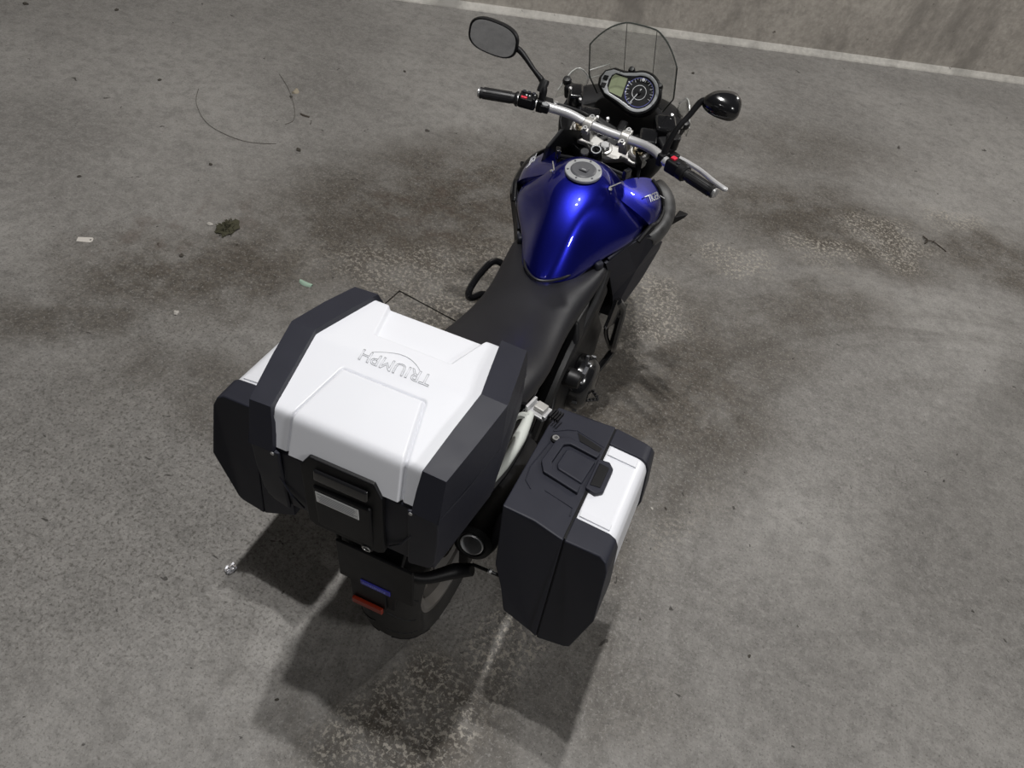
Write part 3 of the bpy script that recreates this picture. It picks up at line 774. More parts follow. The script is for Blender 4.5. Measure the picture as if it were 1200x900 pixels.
MB().lathe([(.006,.008),(.006,.0135),(.001,.0145)], ip(.040,-.002,0), inn, seg=16).build('needle_hub', PLASTIC_D, ins, smooth=True)
MB().lathe([(.0055,.008),(.0055,.0100),(.001,.0110)], ip(.040,.040,0), inn, seg=14).build('warning_lamp', PRINT, ins, smooth=True)
for (x, y) in ((-.004,.022),(-.004,.010),(-.004,-.002),(-.004,-.012)):
    MB().box(ip(x, y, .0085), (.0035,.0035,.0012), Matrix((iux, iuy, inn)).transposed()).build('indicator_mark', PRINT, ins)
for (x, y) in ((-.010,.062),(.096,.036)):
    MB().lathe([(.011,-.02),(.012,0),(.008,.010),(.001,.011)], ip(x, y, 0), (0,-.6,.8), seg=14).build('cluster_mount', RUBBER, ins, smooth=True)

# ---------------- windscreen
def scr_pt(u, v):
    """u -1..1 across, v 0..1 up"""
    au = abs(u)
    ztop = 1.350 - .080*au**3.0
    z = 1.075 + (ztop - 1.075)*v
    w = .118 + .030*min(1, v/.35) - .006*max(0, v-.35)
    fold = max(0, au-.34)
    y = 1.440 - .50*(z - 1.075) - fold*.09 - fold*fold*.05
    return Vector((.012 + u*w, y, z))
nu, nv = 28, 18
b = MB(); b.add([scr_pt(-1+2*i/nu, j/nv) for j in range(nv+1) for i in range(nu+1)], [(j*(nu+1)+i, j*(nu+1)+i+1, (j+1)*(nu+1)+i+1, (j+1)*(nu+1)+i) for j in range(nv) for i in range(nu)])
ws = b.build('windscreen', SCREEN, root, smooth=True, sharp=80, solid=.004)
ws['label'] = 'clear windscreen'
edge = [scr_pt(-1, j/nv) for j in range(nv+1)] + [scr_pt(-1+2*i/nu, 1) for i in range(1, nu+1)] + [scr_pt(1, j/nv) for j in range(nv-1, -1, -1)]
MB().tube(edge, .0024, seg=6, smooth=False).build('screen_edge', SCREENEDGE, ws, smooth=True)
for u in (-.34, .34):
    MB().tube([scr_pt(u, j/nv) + Vector((0,-.001,0)) for j in range(4, nv+1)], .0012, seg=5, smooth=False).build('screen_fold', SCREENEDGE, ws, smooth=True)
# small clear side deflectors
for s in (-1, 1):
    rows = [[Vector((s*(.165+.07*t), 1.42 - .12*t + .02*q, 1.06 + .055*math.sin(math.pi*t)*q + .02*q - .015*t)) for t in [i/8 for i in range(9)]] for q in (0, .5, 1)]
    dfl = MB().loft(rows, cap=False, closed=False).build('wind_deflector', SCREEN, root, smooth=True, solid=.004)
    MB().tube(rows[2], .0022, seg=6, smooth=False).build('deflector_edge', CLEAREDGE, dfl, smooth=True)
b = MB().tube([scr_pt(-.98,.30) + Vector((0,-.004,0)), scr_pt(-.98,.46) + Vector((0,-.004,0)), scr_pt(-.62,.44) + Vector((0,-.004,0)), scr_pt(-.60,.30) + Vector((0,-.004,0)), scr_pt(-.98,.30) + Vector((0,-.004,0))], .0016, seg=5, smooth=False)
b.build('screen_sticker_edge', CLEAREDGE, ws)

# ---------------- tank
TS = [
 (.652,[(0,.795),(.012,.795),(.026,.790),(.036,.782),(.040,.772),(.036,.762),(0,.758)]),
 (.695,[(0,.845),(.026,.843),(.046,.832),(.066,.800),(.078,.775),(.070,.758),(0,.75)]),
 (.755,[(0,.915),(.032,.913),(.056,.900),(.086,.842),(.104,.790),(.098,.765),(0,.75)]),
 (.825,[(0,.972),(.040,.969),(.068,.955),(.106,.880),(.134,.815),(.128,.780),(0,.75)]),
 (.885,[(0,1.004),(.058,.999),(.104,.973),(.152,.905),(.178,.838),(.166,.79),(0,.76)]),
 (.945,[(0,1.022),(.076,1.013),(.132,.968),(.190,.900),(.218,.848),(.190,.80),(0,.77)]),
 (1.005,[(0,1.028),(.076,1.019),(.132,.962),(.198,.892),(.232,.850),(.198,.80),(0,.78)]),
 (1.055,[(0,1.020),(.068,1.009),(.120,.952),(.188,.885),(.222,.846),(.192,.80),(0,.79)]),
 (1.078,[(0,.985),(.056,.978),(.105,.935),(.165,.878),(.195,.845),(.175,.81),(0,.80)])]
rings = [[(x, y, z) for x, z in pts] + [(-x, y, z) for x, z in pts[1:-1][::-1]] for y, pts in TS]
tank = MB().loft(rings).build('fuel_tank', BLUE, root, sub=3)
tank['label'] = 'metallic dark blue fuel tank'
co = Vector((0,.952,1.0205)); cn = Vector((0,-.10,.995)).normalized()
capo = MB().lathe([(.058,-.004),(.058,.003),(.056,.005),(.041,.005),(.040,.003)], co, cn, seg=48).build('fuel_cap', SILVERP, tank, smooth=True, sharp=30)
MB().lathe([(.0405,.0),(.0405,.006),(.036,.009),(.001,.009)], co, cn, seg=40).build('cap_plate', GREYPANEL, capo, smooth=True, sharp=30)
MB().box(co + cn*.0105 + Vector((.004,-.004,0)), (.026,.026,.004), rotm('X',-6) @ rotm('Z',-8)).build('cap_flap', GREYPANEL, capo, bevel=.0015)
MB().box(co + cn*.013 + Vector((.004,-.010,0)), (.014,.006,.002), rotm('X',-6) @ rotm('Z',-8)).build('cap_keyhole', SILVERP, capo, bevel=.0006)
for k in range(6):
    a = 2*math.pi*k/6 + .4; u = Vector((1,0,0)); w = cn.cross(u)
    MB().lathe([(.0035,.004),(.0035,.0065),(.0005,.0068)], co + (u*math.cos(a)+w*math.sin(a))*.049, cn, seg=8).build('cap_screw', GREYPANEL, capo, smooth=True)

# tank side panels (forward of the shoulders) with lettering
def catmull(p, res):
    out = []
    for i in range(len(p)-1):
        p0 = p[max(i-1,0)]; p1 = p[i]; p2 = p[i+1]; p3 = p[min(i+2,len(p)-1)]
        for k in range(res):
            t = k/res
            out.append(0.5*((2*p1)+(p2-p0)*t+(2*p0-5*p1+4*p2-p3)*t*t+(3*p1-p0-3*p2+p3)*t**3))
    out.append(p[-1]); return out
def grid_shell(rows, thick, res):
    rr = [catmull(r, res) for r in rows]
    cols = [catmull([r[j] for r in rr], res) for j in range(len(rr[0]))]
    nr, ncol = len(cols[0]), len(cols)
    G = [[cols[j][i] for j in range(ncol)] for i in range(nr)]
    top = [p for r in G for p in r]; bot = []
    for i in range(nr):
        for j in range(ncol):
            du = G[i][min(j+1,ncol-1)] - G[i][max(j-1,0)]; dv = G[min(i+1,nr-1)][j] - G[max(i-1,0)][j]
            n = du.cross(dv).normalized(); n = n if n.z > 0 else -n
            bot.append(G[i][j] - n*thick)
    N_ = nr*ncol; fs = []
    for i in range(nr-1):
        for j in range(ncol-1):
            a = i*ncol+j; q = (a, a+1, a+ncol+1, a+ncol); fs += [q, tuple(N_+k for k in q[::-1])]
    ring_ = [j for j in range(ncol)] + [i*ncol+ncol-1 for i in range(1,nr)] + [(nr-1)*ncol+j for j in range(ncol-2,-1,-1)] + [i*ncol for i in range(nr-2,0,-1)]
    for k in range(len(ring_)):
        a, b_ = ring_[k], ring_[(k+1) % len(ring_)]; fs.append((a, b_, N_+b_, N_+a))
    return MB().add(top + bot, fs)
def panel_pts(s):
    # grid rows from inner/top edge to outer/bottom edge; columns rear -> front
    inner = [(.090,.940,.992),(.108,1.00,.990),(.132,1.07,.975),(.158,1.13,.955),(.178,1.165,.938)]
    mid1  = [(.150,.960,.950),(.172,1.02,.950),(.190,1.08,.938),(.202,1.13,.925),(.208,1.160,.915)]
    mid2  = [(.208,.985,.905),(.222,1.03,.905),(.232,1.08,.900),(.232,1.125,.895),(.228,1.150,.890)]
    outer = [(.236,1.01,.868),(.244,1.045,.862),(.248,1.08,.862),(.246,1.115,.866),(.240,1.135,.870)]
    return [[Vector((s*p[0],p[1],p[2])) for p in r] for r in (inner, mid1, mid2, outer)]
for s in (-1, 1):
    rows = panel_pts(s)
    pnl = grid_shell(rows, .022, 5).build('tank_side_panel', BLUE, root, smooth=True, sharp=40)
    # TIGER lettering lying on the panel
    tv, tf = text_mesh('TIGER', .030, extrude=.0006, shear=.25, space=.92)
    o_ = rows[1][2].lerp(rows[2][2], .45)
    vx = (rows[1][3] - rows[1][1]).normalized() * (1 if s > 0 else -1)
    vy = (rows[1][2] - rows[2][2]); nn = (vx.cross(vy)).normalized()
    if nn.z < 0: nn = -nn
    vy = nn.cross(vx)
    o_ = o_ + nn*.0085
    b = MB().add([o_ + vx*v[0]*.95 + vy*v[1]*1.15 + nn*v[2] for v in tv], tf)
    b.box(o_ + vx*-.036 + vy*.012, (.028,.003,.001), Matrix((vx, vy, nn)).transposed())
    b.box(o_ + vx*.052 + vy*-.010, (.026,.003,.001), Matrix((vx, vy, nn)).transposed() @ rotm('Z',-35))
    b.build('panel_lettering', PRINT, pnl)
    # black border trim and grey shroud outside the panel
    rim = [rows[3][0] + Vector((-s*.02,-.05,-.035)), rows[3][0], rows[3][1], rows[3][2], rows[3][3], rows[3][4], rows[2][4], rows[1][4], rows[0][4]]
    MB().tube([p + Vector((s*.004,0,-.004)) for p in rim], .0085, seg=8).build('panel_trim', PLASTIC_D, pnl, smooth=True)
    A = [(.205,.96,.835),(.225,1.03,.835),(.232,1.08,.838),(.228,1.12,.850),(.205,1.145,.88),(.17,1.165,.91)]
    B = [(.268,1.02,.822),(.288,1.08,.820),(.296,1.14,.832),(.288,1.195,.855),(.256,1.225,.888),(.20,1.24,.912)]
    C_ = [(.250,1.03,.76),(.266,1.09,.75),(.280,1.17,.76),(.272,1.25,.79),(.240,1.29,.83),(.19,1.30,.86)]
    rws = [[Vector((s*p[0],p[1],p[2])) for p in r] for r in (A, B, C_)]
    nc_ = 6; vs_ = [p for r in rws for p in r]
    fs = [(i*nc_+j, i*nc_+j+1, (i+1)*nc_+j+1, (i+1)*nc_+j) for i in range(2) for j in range(nc_-1)]
    MB().add(vs_, fs).build('shroud', SHROUD, root, sub=2, solid=.010)
    fp = [(.13,.86,.795),(.19,.93,.822),(.240,1.0,.845),(.248,1.05,.848),(.18,1.07,.845),(.12,.95,.81)]
    fa = [Vector((s*p[0],p[1],p[2])) for p in fp]
    MB().loft([fa, [p + Vector((0,0,-.02)) for p in fa]]).build('under_tank_trim', PLASTIC_D, root)
    # lower black side cowl
    low = [(.236,1.00,.845),(.262,1.04,.80),(.272,1.12,.75),(.262,1.17,.68),(.235,1.14,.56),(.205,1.07,.48),(.185,1.00,.47),(.175,.97,.58),(.165,.90,.70),(.15,.85,.79),(.19,.93,.82)]
    a = [Vector((s*p[0],p[1],p[2])) for p in low]
    ce = sum(a, Vector())/len(a) + Vector((s*.012,0,0))
    vs_ = a + [ce]; n = len(a)
    fs = [(i, (i+1) % n, n) for i in range(n)]
    MB().add(vs_, fs).build('side_cowl', PLASTIC, root, solid=.012)
    MB().tube([(s*.155,.86,.800),(s*.20,.95,.828),(s*.238,1.01,.842)], .006, seg=8).build('cowl_seam', PLASTIC, root, smooth=True)
    MB().loft([[(s*.282,1.20,.80),(s*.288,1.26,.80),(s*.282,1.25,.765),(s*.276,1.20,.76)], [(s*.318,1.245,.795),(s*.322,1.262,.795),(s*.318,1.260,.785),(s*.314,1.245,.783)]]).build('turn_signal', PLASTIC_D, root, bevel=.004)
    # black tab at the tank front corner and chrome bolt on the shoulder seam
    MB().box((s*.118,1.045,1.00),(.016,.03,.03), rotm('Z', s*-20)).build('tank_mount_tab', GLOSSB, root, bevel=.003)
    MB().tube([(s*.092,.945,.996),(s*.115,.99,.997)], .0020, seg=6, smooth=False).build('panel_seam', CAST, pnl, smooth=True)
    MB().lathe([(.006,0),(.006,.003),(.001,.004)], (s*.098,.940,.994), (s*.3,-.2,.9), seg=12).build('panel_screw', STEEL, pnl, smooth=True)
    MB().box((s*.125,.835,.790),(.05,.03,.03), rotm('Z', s*-35)).build('tank_rear_trim', PLASTIC, root, bevel=.008)

# ---------------- seat
SS = [  # y, (x,z) half section from centre top to underside
 (.90,[(0,.765),(.09,.768),(.145,.775),(.165,.765),(.160,.73),(.10,.71),(0,.71)]),
 (.83,[(0,.765),(.09,.775),(.140,.785),(.168,.765),(.164,.72),(.10,.70),(0,.70)]),
 (.74,[(0,.770),(.08,.785),(.125,.785),(.160,.755),(.160,.71),(.10,.69),(0,.69)]),
 (.66,[(0,.800),(.05,.802),(.100,.790),(.150,.755),(.155,.70),(.10,.69),(0,.69)]),
 (.58,[(0,.800),(.05,.798),(.100,.785),(.145,.755),(.150,.70),(.10,.69),(0,.69)]),
 (.48,[(0,.795),(.05,.794),(.105,.785),(.150,.757),(.155,.71),(.10,.70),(0,.70)]),
 (.38,[(0,.808),(.06,.807),(.120,.797),(.165,.768),(.165,.72),(.10,.71),(0,.71)]),
 (.28,[(0,.838),(.06,.838),(.125,.830),(.172,.795),(.168,.74),(.10,.73),(0,.73)]),
 (.16,[(0,.858),(.06,.858),(.12,.850),(.165,.815),(.160,.77),(.10,.76),(0,.76)]),
 (.02,[(0,.862),(.05,.862),(.10,.855),(.135,.83),(.13,.80),(.08,.79),(0,.79)]),
 (-.10,[(0,.855),(.04,.855),(.075,.85),(.095,.835),(.09,.815),(.05,.81),(0,.81)])]
rings = [[(x, y, z) for x, z in pts] + [(-x, y, z) for x, z in pts[1:-1][::-1]] for y, pts in SS]
seat = MB().loft(rings).build('seat', VINYL, root, sub=2)
seat['label'] = 'long black vinyl saddle'
MB().tube([(-.118,.84,.80),(-.085,.745,.800),(-.052,.675,.806),(0,.640,.808),(.052,.675,.806),(.085,.745,.800),(.118,.84,.80)], .0045, seg=8).build('seat_piping', VINYL, seat, smooth=True)

# tail panels, grab rails
for s in (-1, 1):
    a = [(.150,.34,.74),(.168,.24,.765),(.160,.12,.79),(.125,-.05,.82),(.09,-.22,.835),(.07,-.32,.83)]
    c_ = [(.135,.34,.68),(.140,.24,.70),(.130,.12,.73),(.105,-.05,.77),(.08,-.22,.80),(.06,-.32,.81)]
    vs_ = [Vector((s*p[0],p[1],p[2])) for p in a + c_]
    MB().add(vs_, [(i, i+1, 7+i, 6+i) for i in range(5)]).build('tail_panel', GREYPANEL, root, sub=2, solid=.008)
    rail = MB().tube([(s*.205,.075,.880),(s*.208,.00,.868),(s*.205,-.09,.865),(s*.195,-.17,.86)], [.010,.016,.014,.006], seg=12).build('luggage_rail', GREYRAIL, root, smooth=True)
    MB().tube([(s*.205,.055,.885),(s*.188,.062,.872),(s*.175,.060,.850)], [.010,.011,.009], seg=8).build('rail_hook', GREYRAIL, rail, smooth=True)
    MB().tube([(s*.15,.16,.80),(s*.205,.10,.845),(s*.21,-.10,.840),(s*.16,-.26,.82)], .010, seg=8).build('pannier_rack', DARKMET, root, smooth=True)
    lb = MB().box((s*.218,.098,.872),(.052,.044,.010), rotm('Z', s*-12)).box((s*.196,.098,.882),(.008,.044,.026), rotm('Z', s*-12)).box((s*.240,.078,.880),(.010,.012,.014), rotm('Z', s*-12)).build('rack_latch', ALU, root, bevel=.002)
    MB().box((s*.222,.100,.884),(.030,.026,.014), rotm('Z', s*-12)).build('latch_block', CAST, lb, bevel=.003)
    for k in range(4):
        MB().box((s*(.252+.007*k),.105-.001*k,.872),(.0035,.030,.010), rotm('Z', s*-12)).build('latch_rib', PLASTIC_D, lb)
# rear rack plate and tail light
MB().loft([[(-.11,-.36,.845),(.11,-.36,.845),(.14,-.08,.87),(-.14,-.08,.87)], [(-.11,-.36,.860),(.11,-.36,.860),(.14,-.08,.885),(-.14,-.08,.885)]]).build('rear_rack', PLASTIC_D, root, bevel=.004)
MB().loft([[(-.085,-.28,.79),(.085,-.28,.79),(.085,-.28,.835),(-.085,-.28,.835)], [(-.06,-.335,.785),(.06,-.335,.785),(.06,-.325,.825),(-.06,-.325,.825)]]).build('tail_light', REFLRED, root, bevel=.006)
# number plate holder
MB().loft([[(-.09,-.33,.80),(.09,-.33,.80),(.09,-.30,.80),(-.09,-.30,.80)], [(-.075,-.352,.66),(.075,-.352,.66),(.075,-.335,.655),(-.075,-.335,.655)], [(-.06,-.338,.44),(.05,-.338,.44),(.05,-.325,.44),(-.06,-.325,.44)]]).build('plate_bracket', PLASTIC_D, root, bevel=.004)
npl = MB().box((.022,-.366,.662),(.20,.008,.155)).build('number_plate_frame', PLASTIC_D, root, bevel=.003)
bs = MB().box((.022,-.3715,.600),(.080,.003,.020)).build('plate_strip', PLATEBLUE, npl, bevel=.001)
mk = MB()
random.seed(3)
x = -.012
while x < .050:
    w = random.uniform(.003,.006)
    mk.box((x + w/2,-.3734,.600 + random.uniform(-.001,.001)),(w*.75,.0012,random.uniform(.006,.009))); x += w + .001
mk.build('strip_marks', LINEBLUE, bs)
MB().box((-.018,-.353,.446),(.088,.010,.024)).build('rear_reflector', REFLRED, root, bevel=.003)
MB().box((-.018,-.343,.50),(.10,.008,.11)).build('plate_mudflap', PLASTIC_D, root, bevel=.003)
for s in (-1, 1):
    MB().tube([(s*.06,-.33,.64),(s*.11,-.30,.60),(s*.165,-.235,.575),(s*.205,-.22,.590)], [.010,.014,.020,.016], seg=12).build('turn_signal', PLASTIC_D, root, smooth=True)
    MB().tube([(s*.20,-.21,.597),(s*.29,-.205,.592)], .0045, seg=8, smooth=False).build('case_tie_rod', DARKMET, root, smooth=True)
    MB().tube([(s*.242,-.207,.594),(s*.252,-.2065,.5935)], .0075, seg=8, smooth=False).build('rod_collar', STEEL, root, smooth=True)

# ---------------- top case
def rounded_profile(pts, step=.002, sig=.008):
    P = [Vector((0, *p)) for p in pts]; out = []
    for i in range(len(P)-1):
        n = max(1, int((P[i+1]-P[i]).length/step))
        for k in range(n): out.append(P[i].lerp(P[i+1], k/n))
    out.append(P[-1])
    A = np.array([[p.y, p.z] for p in out]); k = int(3*sig/step)
    w = np.exp(-0.5*(np.arange(-k, k+1)*step/sig)**2); w /= w.sum()
    pad = np.vstack([A[0] + (A[0]-A[1])*np.arange(k,0,-1)[:,None], A, A[-1] + (A[-1]-A[-2])*np.arange(1,k+1)[:,None]])
    return np.stack([np.convolve(pad[:,0], w, 'valid'), np.convolve(pad[:,1], w, 'valid')], 1)
LIDP = rounded_profile([(-.413,1.086),(-.387,1.171),(-.210,1.202),(-.035,1.177),(-.008,1.086)], sig=.007)
dS = np.r_[0, np.cumsum(np.hypot(*np.diff(LIDP, axis=0).T))]
tang = np.gradient(LIDP, axis=0); tang /= np.linalg.norm(tang, axis=1)[:,None]
nrm = np.stack([-tang[:,1], tang[:,0]], 1)
iy = lambda y, front=False: dS[np.argmin(np.abs(LIDP[:,0]-y) + (LIDP[:,1] < 1.12)*9)]
S_CR, S_K, S_F = iy(-.385), iy(-.210), iy(-.035)
def lid_half(s_):
    return float(np.interp(s_, [0, S_CR, S_K, S_F, dS[-1]], [.152, .160, .180, .146, .150])) + .003
def lid_point(x, s_, h=0):
    y = np.interp(s_, dS, LIDP[:,0]); z = np.interp(s_, dS, LIDP[:,1])
    ny = np.interp(s_, dS, nrm[:,0]); nz = np.interp(s_, dS, nrm[:,1])
    return Vector((x, y + ny*h, z + nz*h))
def sd_poly(px, py, poly):
    """signed distance, negative inside (arrays)"""
    d = np.full(px.shape, 1e9); inside = np.zeros(px.shape, bool); n = len(poly)
    for i in range(n):
        ax_, ay = poly[i]; bx, by = poly[(i+1) % n]
        ex, ey = bx-ax_, by-ay; t = np.clip(((px-ax_)*ex + (py-ay)*ey)/(ex*ex+ey*ey), 0, 1)
        d = np.minimum(d, np.hypot(px-ax_-t*ex, py-ay-t*ey))
        c = ((ay > py) != (by > py)) & (px < (bx-ax_)*(py-ay)/(by-ay+1e-12) + ax_)
        inside ^= c
    return np.where(inside, -d, d)
def build_lid(parent):
    ns, nx = 260, 230
    ss = np.linspace(0, dS[-1], ns); uu = np.linspace(-1, 1, nx)
    Wd = np.array([lid_half(s_) for s_ in ss])
    X = Wd[:,None]*uu[None,:]; Sg = np.repeat(ss[:,None], nx, 1)
    s_a = iy(-.266)
    rear = [(-.119,-.05),(-.112,S_CR),(-.084,s_a),(.084,s_a),(.112,S_CR),(.119,-.05)]
    s_b = iy(-.142)
    front = [(-.086,s_b),(.086,s_b),(.114,S_F),(.118,dS[-1]+.1),(-.118,dS[-1]+.1),(-.114,S_F)]
    r = sd_poly(X, Sg, rear) ; f = sd_poly(X, Sg, front)
    smooth = lambda d, w: np.clip(.5 - d/w, 0, 1)**2*(3 - 2*np.clip(.5 - d/w, 0, 1))
    H = .0070*smooth(r - .004, .006) - .0095*smooth(f, .010) - .0050*np.exp(-((r - .007)/.0028)**2)
    vs_ = [lid_point(X[i,j], ss[i], H[i,j]) for i in range(ns) for j in range(nx)]
    fs = [(i*nx+j, i*nx+j+1, (i+1)*nx+j+1, (i+1)*nx+j) for i in range(ns-1) for j in range(nx-1)]
    b = MB().add(vs_, fs)
    # rim lip returning inward so that the shell has thickness
    def lipped(idx):
        o = len(b.v); pts = [Vector(b.v[k]) for k in idx]; b.v += [tuple(p + Vector((0,(.0 if False else (-.2-p.y)*.03),-.004))) for p in pts]
        b.f += [(idx[k], idx[k+1], o+k+1, o+k) for k in range(len(idx)-1)]
    lipped([j for j in range(nx)]); lipped([(ns-1)*nx+j for j in range(nx)])
    lid = b.build('case_lid', WHITE, parent, smooth=True, sharp=60)
    lid['label'] = 'silver white lid with embossed panels and outlined lettering'
    # outlined lettering TRIUMPH with the arc under it, read from the front of the bike
    tv, tf = text_mesh('TRIUMPH', .036, outline=.0005, shear=-.12, space=1.02)
    xs = [v[0] for v in tv]; wtxt = max(xs) - min(xs); k = .158/wtxt
    sc_ = iy(-.212)
    hf = lambda x, s_: 0
    def place(u, v, h): return lid_point(-u*1.0 - .002, sc_ - v*1.12 , h + .0010)
    t_ = MB().add([place(v[0]*k, v[1]*1.0, v[2]) for v in tv], tf)
    arc = [place(lerp(-.048, .058, i/16), -.012 - .021*math.sin(math.pi*(i/16)**.9) , 0) for i in range(17)]
    t_.tube(arc, .00055, seg=5, smooth=False)
    t_.build('lid_lettering', LOGOGREY, lid)
    return lid

def plan_w(y, ys=(-.43,-.205,.005), ws=(.203,.232,.200)): return float(np.interp(y, ys, ws))
def top_case():
    # lower tub
    rings = []
    for z, inset, yr, yf in ((.885,.022,-.405,-.015),(.90,.008,-.416,-.006),(.99,.0,-.420,.002),(1.072,.0,-.414,.002),(1.080,.004,-.410,-.002)):
        ys = [yr, -.205, yf]
        rings.append([(-plan_w(yr)+inset, yr, z),(plan_w(yr)-inset, yr, z),(plan_w(-.205)-inset,-.205,z),(plan_w(yf)-inset,yf,z),(-plan_w(yf)+inset,yf,z),(-plan_w(-.205)+inset,-.205,z)])
    tub = MB().loft(rings).build('top_case', PLASTIC, root, bevel=.004)
    tub['label'] = 'large top case with silver white lid and black corner guards'
    build_lid(tub)
    # inner floor under the lid edges so that no gap shows
    for s in (-1, 1):
        # lid corner guard: strip over the profile plus side wall
        st_ = [  # s-station on lid profile, inner x, outer x, proud
            (-.4255,1.084,.150,.206),(-.411,1.135,.153,.206),(-.398,1.184,.158,.206),(-.300,1.202,.170,.224),(-.210,1.216,.182,.238),(-.120,1.205,.164,.222),(-.030,1.188,.146,.204),(-.010,1.150,.146,.202),(.003,1.084,.148,.200)]
        inn_ = [Vector((s*a[2],a[0],a[1])) for a in st_]
        out_ = [Vector((s*a[3],a[0],a[1]-.003)) for a in st_]
        low_ = [Vector((s*(a[2]),max(-.395,min(-.012,a[0])),a[1]-.028 if 0 < i < len(st_)-1 else 1.084)) for i, a in enumerate(st_)]
        b = MB(); n = len(st_)
        vs_ = inn_ + out_ + low_
        fs = [(i, i+1, n+i+1, n+i) for i in range(n-1)] + [(2*n+i, 2*n+i+1, i+1, i) for i in range(n-1)]
        # outer side wall: fan from bottom line
        bot = [Vector((s*lerp(a[3], plan_w(a[0])+.002, .6), a[0], 1.084)) for a in st_]
        vs_ += bot; fs += [(n+i, n+i+1, 3*n+i+1, 3*n+i) for i in range(n-1)]
        fs += [(3*n+i, 3*n+i+1, 2*n+i+1, 2*n+i) for i in range(n-1)]
        b.add(vs_, fs).build('lid_corner_guard', PLASTIC, tub, bevel=.003, bang=14)
        # base corner guard below the seam, rear corner
        gs = [[(s*.138,-.418,z_ - .0), (s*.142,-.4235,z_), (s*(.205-q),-.422+q*.3,z_), (s*(.222-q),-.33,z_), (s*(.236-q),-.205,z_), (s*(.226-q),-.205,z_), (s*(.19),-.40,z_)] for z_, q in ((.892,.020),(.93,.006),(1.0,.001),(1.081,.001))]
        MB().loft(gs).build('base_corner_guard', PLASTIC, tub, bevel=.003)
        # moulded diagonal rib on the rear face
        MB().tube([(s*.148,-.4225,1.00),(s*.128,-.4235,.955),(s*.100,-.4235,.925)], .0022, seg=6, smooth=False).build('rear_rib', PLASTIC, tub, smooth=True)
        MB().box((s*.10,-.02,.90),(.05,.03,.03)).build('case_foot', PLASTIC_D, tub, bevel=.004)
    # latch plate on the rear
    zt = 1.112
    def rp(x, z): return Vector((x, -.4235 + max(0, (z-1.08))*.30, z))
    poly = [(-.088,.90),(-.088,1.085),(-.070,1.112),(.070,1.112),(.090,1.085),(.090,.90),(.075,.888),(-.073,.888)]
    a = [rp(*p) for p in poly]
    latch = MB().loft([[p + Vector((0,.012,0)) for p in a], [p + Vector((0,-.006,0)) for p in a]]).build('case_latch', PLASTIC_D, tub, bevel=.003)
    MB().box((0.001,-.4275,1.075),(.118,.010,.030), rotm('X',-6)).build('latch_handle', GLOSSB, latch, bevel=.005)
    MB().box((0.001,-.4275,.972),(.128,.010,.132)).build('latch_panel', PLASTIC_D, latch, bevel=.004)
    lab = MB().box((-.008,-.4338,1.010),(.096,.0012,.034)).build('case_sticker', pm('sticker_paper', (.90,.91,.91), .45), latch)
    lab['label'] = 'white sticker with fine grey print'
    pr2 = MB()
    for k in range(6):
        pr2.box((-.008 + (.003 if k in (1,4) else -.002),-.4346,1.022-.0048*k),(.078 if k % 2 else .084,.0003,.0016))
    pr2.build('sticker_print', pm('sticker_ink', (.36,.37,.40), .5), lab)
    lk = MB().lathe([(.014,-.01),(.014,.016),(.012,.018),(.001,.018)], (.048,-.412,.888), (0,-1,-.1), seg=24).build('case_lock', PLASTIC_D, tub, smooth=True, sharp=30)
    MB().lathe([(.010,.016),(.010,.0195),(.0075,.0195),(.0070,.0175),(.001,.0175)], (.048,-.412,.888), (0,-1,-.1), seg=20).build('lock_barrel', STEEL, lk, smooth=True, sharp=30)
    for s in (-1, 1):
        MB().lathe([(.004,0),(.004,.002),(.0005,.0025)], (s*.150,-.4265,1.082), (0,-1,0), seg=10).build('case_rivet', STEEL, tub, smooth=True)
top_case()

